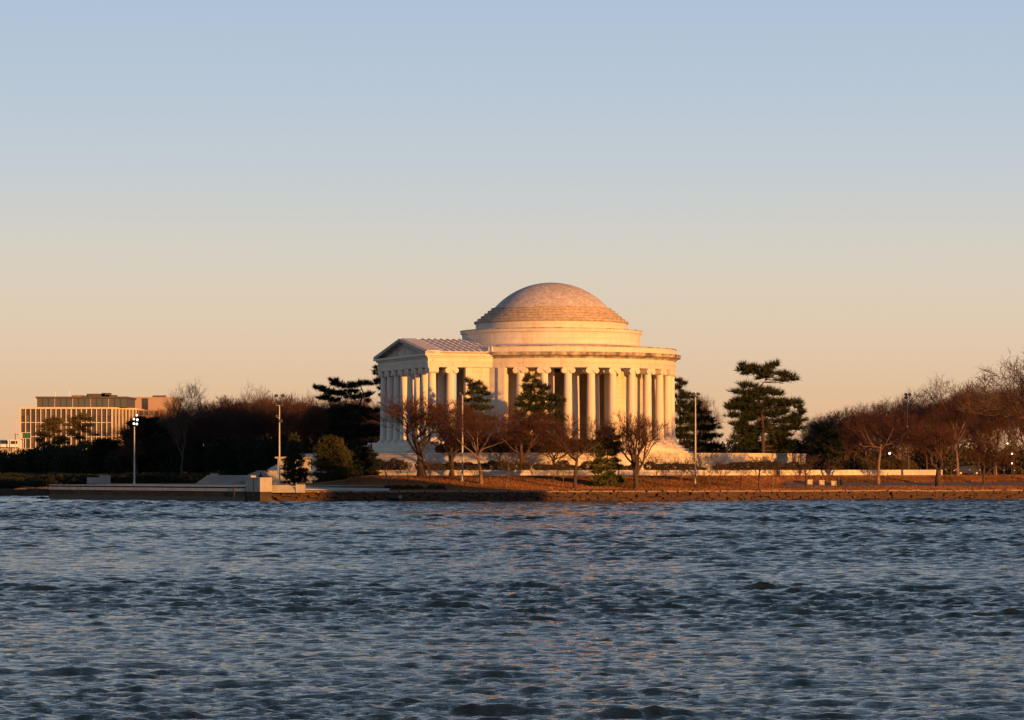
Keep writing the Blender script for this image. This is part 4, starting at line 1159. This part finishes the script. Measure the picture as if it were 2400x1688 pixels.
def street_lamp():
    px, D = 2085, 520
    x = wx(px, D); z = float(ground_z(x, D)); h = wz(1063, D) - z
    t = thing('street_lamp', 'street lamp with white glowing globe behind the lit right trunk', 'street lamp', (x, D, z))
    MB().lathe([(.12, 0), (.12, .4), (.05, .5), (.045, h - .2), (.09, h - .18)], 10).build('post', M['black'], t, True)
    MB().lathe([(.002, -.2), (.13, -.14), (.19, 0), (.13, .15), (.002, .2)], 12).build('globe', M['whiteglow'], t, True).location = (0, 0, h)
street_lamp()
def traffic_signal():
    D = 560; x = wx(2371, D); z = float(ground_z(x, D))
    t = thing('traffic_signal', 'traffic signal with amber lamps and small green sign at the right edge', 'traffic light', (x, D, z))
    MB().tube([(0, 0, 0), (0, 0, 6.6)], .09, 8).build('post', M['black'], t)
    MB().tube([(-.8, 0, 5.8), (2.4, 0, 6.0)], .06, 6).build('mast_arm', M['black'], t)
    for dx, zz, n in ((-.8, 4.6, 3), (0, 3.6, 1), (0, 1.9, 1)):
        hd = MB().box(dx - .22, dx + .22, -.32, -.08, zz, zz + .42 * n).build('signal_head', M['black'], t)
        for k in range(n):
            l_ = MB().tube([(dx, -.33, zz + .21 + .42 * k), (dx, -.36, zz + .21 + .42 * k)], .15, 10)
            l_.build('lens', M['lampamber'] if (n == 1 or k == 2) else M['lensoff'], hd)
    MB().box(.1, .75, -.2, -.14, 4.8, 6.0).build('sign', M['green_sign'], t)
traffic_signal()

def car(px, D, label):
    x = wx(px, D); z = float(ground_z(x, D)) + .06
    t = thing('parked_car', label, 'car', (x, D, z), R(4))
    prof = [(-2.2, .35), (-2.25, .75), (-2.1, .95), (-1.5, 1.02), (-.85, 1.5), (.6, 1.52), (1.3, 1.05), (2.05, .9), (2.25, .7), (2.2, .35)]
    MB().extrude([(a, -.88, b) for a, b in prof][::-1], (0, 1.76, 0)).build('body', M['carblue'], t)
    for q in ([(-1.25, 1.05), (-.78, 1.42), (-.15, 1.43), (-.15, 1.05)], [(-.05, 1.05), (-.05, 1.43), (.55, 1.43), (1.05, 1.05)]):
        MB().extrude([(a, -.90, b) for a, b in q], (0, .03, 0)).build('window', M['carglass'], t)
    for wx_ in (-1.4, 1.4):
        for wy in (-.82, .82):
            o = MB().tube([(wx_, wy - .12, .33), (wx_, wy + .12, .33)], .33, 16).build('wheel', M['tyre'], t)
            MB().tube([(wx_, wy - .13, .33), (wx_, wy - .115, .33)], .19, 12).build('rim', M['pole'], o)
    MB().box(2.22, 2.27, -.7, -.5, .62, .75).build('headlight', M['white'], t)
    MB().box(2.22, 2.27, .5, .7, .62, .75).build('headlight', M['white'], t)
    MB().box(-2.28, -2.22, -.75, -.5, .7, .85).build('tail_light', M['lampred'], t)
    MB().box(-2.28, -2.22, .5, .75, .7, .85).build('tail_light', M['lampred'], t)
car(2268, 545, 'dark blue car half hidden behind the right grove trunks')

for i, (px, lab) in enumerate(((1898, 'beige stone block, leftmost of three on the right lawn'), (1926, 'beige stone block, middle of three on the right lawn'), (1954, 'beige stone block, rightmost of three beside the dark bins'))):
    D = 458; x = wx(px, D); z = float(ground_z(x, D))
    m = MB().box(-.36, .36, -.35, .35, -.1, .62); m.box(-.40, .40, -.39, .39, .62, .70)
    t = tag(m.build('stone_block', M['granite']), lab, 'block', 'beige blocks on the right lawn'); t.location = (x, D, z)
for i, (px, lab) in enumerate(((1963, 'dark litter bin nearest the beige blocks'), (1973, 'dark litter bin farther right of the beige blocks'))):
    D = 459; x = wx(px, D); z = float(ground_z(x, D))
    t = thing('litter_bin', lab, 'bin', (x, D, z), 0, 'litter bins on the right lawn')
    MB().lathe([(.20, 0), (.25, .1), (.26, .7), (.28, .74)], 12).build('body', M['black'], t, True)
    MB().lathe([(.29, .74), (.27, .86), (.12, .93), (.001, .95)], 12).build('lid', M['black'], t, True)
for i, px in enumerate((2216, 2240, 2272, 2296, 2353, 2377)):
    D = 478; x = wx(px, D); z = float(ground_z(x, D))
    t = thing('bollard', ['black bollard nearest the vase-shaped tree', 'second black bollard right of the vase-shaped tree', 'black bollard in front of the dark blue car', 'black bollard just left of the small bare tree by the car', 'black bollard left of the rightmost one', 'rightmost black bollard at the picture edge'][i], 'bollard', (x, D, z), 0, 'bollards by the right road')
    MB().lathe([(.16, 0), (.16, .15), (.11, .2), (.10, 1.25), (.14, 1.3), (.14, 1.45), (.05, 1.6)], 10).build('post', M['black'], t, True)
    MB().lathe([(.125, 1.0), (.125, 1.1)], 10).build('band', M['pole'], t)
# thin wire fence along the right lawn
def fence():
    t = thing('wire_fence', 'thin post and wire fence along the right lawn path', 'fence', (0, 0, 0))
    pts = []
    for i in range(34):
        x = 36 + i * 1.6; yy = float(shore_y(x)) + 11.0; z = float(ground_z(x, yy)); pts.append((x, yy, z))
        MB().tube([(x, yy, z - .1), (x, yy, z + .95)], .028, 5).build('post', M['black'], t)
    for hh in (.45, .9):
        MB().tube([(a, b, c + hh) for a, b, c in pts], .009, 4).build('wire', M['black'], t)
fence()
# small rail beside the staked sapling
def rail():
    D = 446; x = wx(906, D); z = float(ground_z(x, D))
    t = thing('wooden_rail', 'pale wooden rail between two posts beside the leftmost saplings', 'rail', (x, D, z))
    for dx in (0, 1.45): MB().box(dx - .06, dx + .06, -.06, .06, -.1, 1.5 - dx * .4).build('post', M['barklight'], t)
    MB().box(.06, 1.39, -.03, .03, .72, .82).build('bar', M['barklight'], t)
rail()
def sign_post():
    D = 452; x = wx(840, D); z = float(ground_z(x, D))
    t = thing('sign_post', 'dark brown post standing beside the plump evergreen', 'post', (x, D, z))
    MB().box(-.16, .16, -.05, .05, .7, 1.5).build('board', M['dirt'], t)
    MB().box(-.06, .06, -.05, .05, -.2, .7).build('leg', M['dirt'], t)
sign_post()
# lumps at the water's edge
def lump(name, px, D, z, sc, label, cat, m, seed):
    rr = random.Random(seed); mb = MB(); n, k = 12, 7
    mb.lathe([(max(.001, math.sin(math.pi * j / k)), -math.cos(math.pi * j / k)) for j in range(k + 1)], n)
    mb.v = [(x * sc[0] * rr.uniform(.8, 1.15), y * sc[1] * rr.uniform(.8, 1.15), z_ * sc[2] * rr.uniform(.8, 1.15)) for x, y, z_ in mb.v]
    o = tag(mb.build(name, m, None, True, 50), label, cat); o.location = (wx(px, D), D, z); return o
lump('driftwood_log', 100, 461, .06, (.95, .3, .28), 'dark log lying in the water at the left end of the plaza seawall', 'log', M['wet'], 1)
lump('boulder', 922, 429.4, .5, (.85, .45, .36), 'dark boulder bulging from the seawall below the broad reddish tree', 'boulder', M['wet'], 2)
lump('boulder', 938, 429.3, .52, (.3, .3, .34), 'small pale boulder beside the dark one in the seawall', 'boulder', M['cap'], 3)
def outlet():
    x = wx(1093, 431); t = thing('drain_outlet', 'small dark drain outlet in the seawall below the centre-left pole', 'drain', (x, float(shore_y(x)) - .12, .95))
    MB().tube([(0, 0, 0), (0, .5, 0)], .24, 12).build('pipe', M['black'], t)
    MB().box(-.34, .34, .12, .4, -.32, .32).build('collar', M['stone'], t)
outlet()

# ------------------------------------------------------------------ people
def person(px, D, zfoot, label, coat, legs='cloth_dark', rz=0.0, hgt=1.74):
    s = hgt / 1.74
    t = thing('person', label, 'person', (wx(px, D), D, zfoot), rz)
    J = {'pelvis': (0, 0, .93, .13), 'belly': (0, 0, 1.1, .135), 'chest': (0, 0, 1.32, .155), 'neck': (0, 0, 1.48, .06), 'head': (0, -.015, 1.58, .088), 'crown': (0, -.01, 1.69, .075),
         'sl': (-.17, 0, 1.41, .075), 'el': (-.24, .02, 1.14, .055), 'wl': (-.22, -.08, .90, .042), 'hl': (-.215, -.11, .82, .04),
         'sr': (.17, 0, 1.41, .075), 'er': (.24, .02, 1.14, .055), 'wr': (.22, -.08, .90, .042), 'hr': (.215, -.11, .82, .04),
         'tl': (-.09, 0, .86, .1), 'kl': (-.10, -.02, .49, .07), 'al': (-.10, .02, .09, .05), 'fl': (-.11, -.13, .04, .04),
         'tr': (.09, 0, .86, .1), 'kr': (.10, -.02, .49, .07), 'ar': (.10, .02, .09, .05), 'fr': (.11, -.13, .04, .04)}
    E = [('pelvis', 'belly'), ('belly', 'chest'), ('chest', 'neck'), ('neck', 'head'), ('head', 'crown'), ('chest', 'sl'), ('sl', 'el'), ('el', 'wl'), ('wl', 'hl'), ('chest', 'sr'), ('sr', 'er'), ('er', 'wr'), ('wr', 'hr'),
         ('pelvis', 'tl'), ('tl', 'kl'), ('kl', 'al'), ('al', 'fl'), ('pelvis', 'tr'), ('tr', 'kr'), ('kr', 'ar'), ('ar', 'fr')]
    keys = list(J); me = bpy.data.meshes.new('body')
    me.from_pydata([tuple(c * s for c in J[k][:3]) for k in keys], [(keys.index(a), keys.index(b)) for a, b in E], [])
    o = link('body', me, M[coat], t)
    o.modifiers.new('skin', 'SKIN'); o.modifiers.new('sub', 'SUBSURF').levels = 1
    for i, k in enumerate(keys):
        me.skin_vertices[0].data[i].radius = (J[k][3] * s, J[k][3] * s * .8); me.skin_vertices[0].data[i].use_root = (k == 'pelvis')
    m = MB().lathe([(.102, 1.585), (.108, 1.66), (.085, 1.745), (.001, 1.775)], 12)
    m.v = [(x * s, y * s + .012, z * s) for x, y, z in m.v]
    m.build('hair', M['hair'], t, True)
    return t
person(611, 448, PT, 'person in dark coat standing behind the large plaza block', 'cloth_dark', rz=.3, hgt=1.85)
person(870, 505, 6.9, 'person in red jacket on the steps left of the portico, upper one', 'cloth_red', rz=1.0)
person(848, 498, 6.2, 'person in red jacket lower on the steps left of the portico', 'cloth_red', rz=2.0)

# ------------------------------------------------------------------ far buildings
def office():
    D = 1500.0
    xa, xb = wx(48, D), wx(262, D)
    gz = float(ground_z(xa, D))
    P = thing('office_building', 'glass office building with pale vertical fins and set-back penthouse at far left', 'building', (xa, D, gz))
    W = xb - xa; top = wz(957, D) - gz; floors = 8; fh = top / floors
    depth = 32.0; sx = wx(315, D + 20) - xb          # side facade runs back and to the right
    MB().prism([(.5, .8), (W - .3, .8), (W + sx - .3, 26), (W + sx - .3, 60), (.5, 60)], 0, top - .3).build('wall', M['darkroof'], P)
    MB().prism([(-.2, -.2), (W, -.25), (W + sx + .4, 25.2), (W + sx + .4, 60.5), (-.2, 60.5)], top - .3, top + .5).build('roof_edge', M['fin'], P)
    nb = 18
    bw = W / nb
    panes = []
    for k, g in enumerate(M['glass']):
        me = MB().box(.1, bw - .1, 0, .12, .05, fh - .07).mesh('pane'); me.materials.append(g); panes.append(me)
    fin = MB().box(-.18, .18, -.55, .35, 0, top).mesh('fin'); fin.materials.append(M['fin'])
    rr = random.Random(9)
    for i in range(nb + 1):
        o = link('fin', fin, None, P); o.location = (i * bw, 0.2, 0)
        if i in (0, 10): o.scale = (1.6, 1, 1)
    for f in range(floors):
        for i in range(nb):
            o = link('pane', panes[rr.choice([0, 0, 0, 0, 1, 1, 1, 2, 2, 3])], None, P); o.location = (i * bw, .45, f * fh)
        if f % 2 == 0 and f: MB().box(0, W, .1, .4, f * fh - .18, f * fh + .12).build('band', M['fin'], P)
    # turned side facade
    L = math.hypot(sx, 25.4); a = math.atan2(25.4, sx); ns = 7; sw = L / ns
    side = []
    for k, g in enumerate(M['glass']):
        me = MB().box(.15, sw - .15, 0, .12, .05, fh - .07).mesh('pane'); me.materials.append(g); side.append(me)
    for i in range(ns + 1):
        o = link('fin', fin, None, P); o.location = (W + math.cos(a) * sw * i, .2 + math.sin(a) * sw * i, 0); o.rotation_euler = (0, 0, a)
    for f in range(floors):
        for i in range(ns):
            o = link('pane', side[rr.choice([0, 0, 1, 2])], None, P); o.location = (W + math.cos(a) * sw * i, .5 + math.sin(a) * sw * i, f * fh); o.rotation_euler = (0, 0, a)
    # penthouse
    x0, x1 = wx(82, D) - xa, wx(293, D) - xa; ph = wz(929, D) - gz
    MB().box(x0, x1, 6, 40, top + .5, ph - .9).build('penthouse_wall', M['darkroof'], P)
    MB().box(x0 - .5, x1 + .5, 5, 41, ph - .9, ph).build('penthouse_roof', M['darkroof'], P)
    n = 15; pw = (x1 - x0) / n
    for i in range(n):
        m = MB().box(x0 + i * pw + .15, x0 + (i + 1) * pw - .15, 5.8, 5.95, top + .6, ph - 1.0)
        m.build('penthouse_pane', M['glass'][2 + (i * 7 % 3 == 0)], P)
        MB().box(x0 + i * pw - .09, x0 + i * pw + .09, 5.5, 5.8, top + .5, ph - .9).build('mullion', M['fin'] if i % 3 == 0 else M['darkroof'], P)
    for px, w, h, mm in ((215, 9, 1.6, 'darkroof'), (238, 4, 2.0, 'darkroof'), (170, 5, .9, 'brick'), (190, 3, .7, 'darkroof'), (250, 5, 1.0, 'darkroof')):
        xx = wx(px, D) - xa; MB().box(xx - w / 2, xx + w / 2, 15, 22, ph, ph + h).build('roof_unit', M[mm], P)
    for px, h in ((121, 2.5), (154, 2.8)):
        xx = wx(px, D) - xa; MB().tube([(xx, 12, ph - .1), (xx, 12, ph + h)], .18, 6).build('mast', M['white'], P)
    MB().box(W + sx + .6, W + sx + 11.5, 30, 50, 0, top - .2).build('wing', M['brick'], P)
    for f in range(3, floors):
        for i in range(4):
            MB().box(W + sx + 1.2 + i * 2.5, W + sx + 3.2 + i * 2.5, 29.85, 30.02, f * fh + .5, f * fh + fh - .8).build('wing_pane', M['glass'][i % 3], P)
office()
def beige_building():
    D = 1640; x0, x1 = wx(288, D), wx(405, D); gz = float(ground_z(x0, D)); h = wz(933, D) - gz
    P = thing('beige_building', 'plain beige block behind the office building, rising left of the tall bare tree', 'building', (x0, D, gz))
    W = x1 - x0
    MB().box(0, W, 0, 40, 0, h).build('wall', M['beige'], P)
    MB().box(-.3, W + .3, -.3, 40.3, h, h + .5).build('parapet', M['beige'], P)
    xx = wx(340, D) - x0; MB().box(xx - 1.6, xx + 1.6, -.25, .1, h - 14, h - .2).build('window', M['glass'][0], P)
    for px, w in ((352, 2.5), (365, 4)):
        xx = wx(px, D) - x0; MB().box(xx, xx + w, 10, 14, h + .5, h + 1.6).build('roof_unit', M['darkroof'], P)
beige_building()
def low_office(px0, px1, top, D, label, rows):
    x0, x1 = wx(px0, D), wx(px1, D); gz = float(ground_z(x0, D)); h = wz(top, D) - gz; W = x1 - x0
    P = thing('low_office_building', label, 'building', (x0, D, gz))
    MB().box(0, W, 0, 30, 0, h).build('wall', M['beige'], P)
    MB().box(-1, W + 1, -1, 31, h, h + 1.2).build('roof', M['darkroof'], P)
    n = max(4, int(W / 3.2)); bw = W / n
    me = MB().box(.25, bw - .25, -.15, .05, 0, 2.3).mesh('window'); me.materials.append(M['glass'][0])
    for r in range(rows):
        for i in range(n):
            o = link('window', me, None, P); o.location = (i * bw, 0, h - 3.4 - 3.9 * r)
low_office(640, 735, 958, 1250, 'low flat-roofed building showing above the left wood', 3)
low_office(560, 600, 952, 1300, 'small pale building glimpsed through the left wood beside the pale tree', 2)

# elevated road with vehicles and a sign at the far left
def overpass():
    D = 900
    z = wz(1056, D)
    P = thing('overpass', 'concrete road bridge at the far left edge', 'bridge', (wx(-60, D), D, 0))
    W = wx(100, D) - wx(-60, D)
    MB().box(-30, W, 0, 14, z - 1.2, z).build('deck', M['concrete'], P)
    MB().box(-30, W, -.3, 0, z - 1.2, z + .7).build('barrier', M['concrete'], P)
    for i in range(5): MB().box(-25 + i * 12, -23.5 + i * 12, 4, 10, 1.5, z - 1.2).build('pier', M['concrete'], P)
    for px, w, lab in ((10, 1.35, 'white truck at the picture edge on the far bridge'), (33, 1.25, 'white truck on the far bridge nearer the office building')):
        t = thing('white_truck', lab, 'truck', (wx(px, D + 5), D + 5, z), 0, 'white trucks on the far bridge')
        MB().box(-w, w, 0, 7, .5, 3.1).build('body', M['white'], t)
        MB().box(-w * .8, w * .8, -.05, .0, 1.9, 2.8).build('windscreen', M['carglass'], t)
        MB().box(-w, w, -.06, 0.0, .7, 1.0).build('bumper', M['black'], t)
        for s in (-1, 1):
            MB().tube([(s * w * .8 - .14, 1.2, .45), (s * w * .8 + .14, 1.2, .45)], .45, 12).build('wheel', M['tyre'], t)
            MB().tube([(s * w * .8 - .14, 5.6, .45), (s * w * .8 + .14, 5.6, .45)], .45, 12).build('wheel', M['tyre'], t)
    xs_ = wx(70, D); t = thing('road_sign', 'green overhead road sign in front of the office building', 'sign', (xs_, D - 6, 0))
    z0, z1 = wz(1028, D), wz(1015, D)
    MB().box(-1.1, 1.1, -.05, .05, z0, z1).build('panel', M['green_sign'], t)
    MB().box(-1.18, 1.18, .05, .1, z0 - .1, z1 + .1).build('border', M['white'], t)
    MB().box(-1.6, -1.2, -.06, .04, z0 - .2, z1 + .1).build('side_panel', M['fin'], t)
    MB().tube([(-1.0, .2, 1.5), (-1.0, .2, z1)], .12, 8).build('post', M['pole'], t)
    MB().tube([(1.0, .2, 1.5), (1.0, .2, z1)], .12, 8).build('post', M['pole'], t)
    for px, a, b in ((0, 40, 1018),):
        x2 = wx(40, D); t = thing('gantry', 'thin signal gantry left of the office building', 'gantry', (x2, D - 3, 0))
        MB().tube([(0, 0, z), (0, 0, wz(1003, D))], .10, 6).build('mast', M['fin'], t)
        MB().tube([(-1.5, 0, wz(1019, D)), (.9, 0, wz(1019, D))], .08, 6).build('lower_arm', M['fin'], t)
        MB().tube([(-.9, 0, wz(983, D)), (.9, 0, wz(983, D))], .08, 6).build('upper_arm', M['fin'], t)
        MB().tube([(.3, 0, wz(1004, D)), (.3, 0, wz(980, D))], .08, 6).build('upper_mast', M['fin'], t)
overpass()

# ------------------------------------------------------------------ unseen wood set in the basin at right, shaped to shade the left plaza
def shade_wood():
    u = Vector((math.sin(SUN_A), -math.cos(SUN_A), 0)); v = Vector((math.cos(SUN_A), math.sin(SUN_A), 0))
    def edge(q):     # height of the shadow edge on the far shore as a function of the cross-sun coordinate
        return np.interp(q, [150, 224, 229, 232, 245, 247, 251, 256, 262, 267, 271], [18, 15, 12, -8, -8, 9, 13, 7, 4, 1, -8])
    cs, rs = [], []
    rg = np.random.default_rng(5)
    for i in range(260):
        q = rg.uniform(203, 275); tau = rg.uniform(-140, -110)
        top = edge(q) + 250 * math.tan(SUN_E)
        if top < 14: continue
        p = v * q + u * tau
        h = top * rg.uniform(.92, 1.0)
        cs.append((p.x, p.y, h * .5)); rs.append((2.0, 2.0, h * .5))
    V, T = leaf_mass(cs, rs, 150000, 1.3, 44)
    o = stuff(link('shade_wood', np_mesh('shade_wood', V, None, T), M['needle_dark']))
    o['label'] = 'unseen dark wood right of the camera, shaped to shade the left plaza'; o['category'] = 'wood'
    p = v * 240 + u * -125
    g = MB().obox((p.x, p.y, -.2), (40, 22, 1.2), SUN_A); struct(g.build('ground', M['dirt']))  # bank added in the basin to carry the unseen wood
shade_wood()
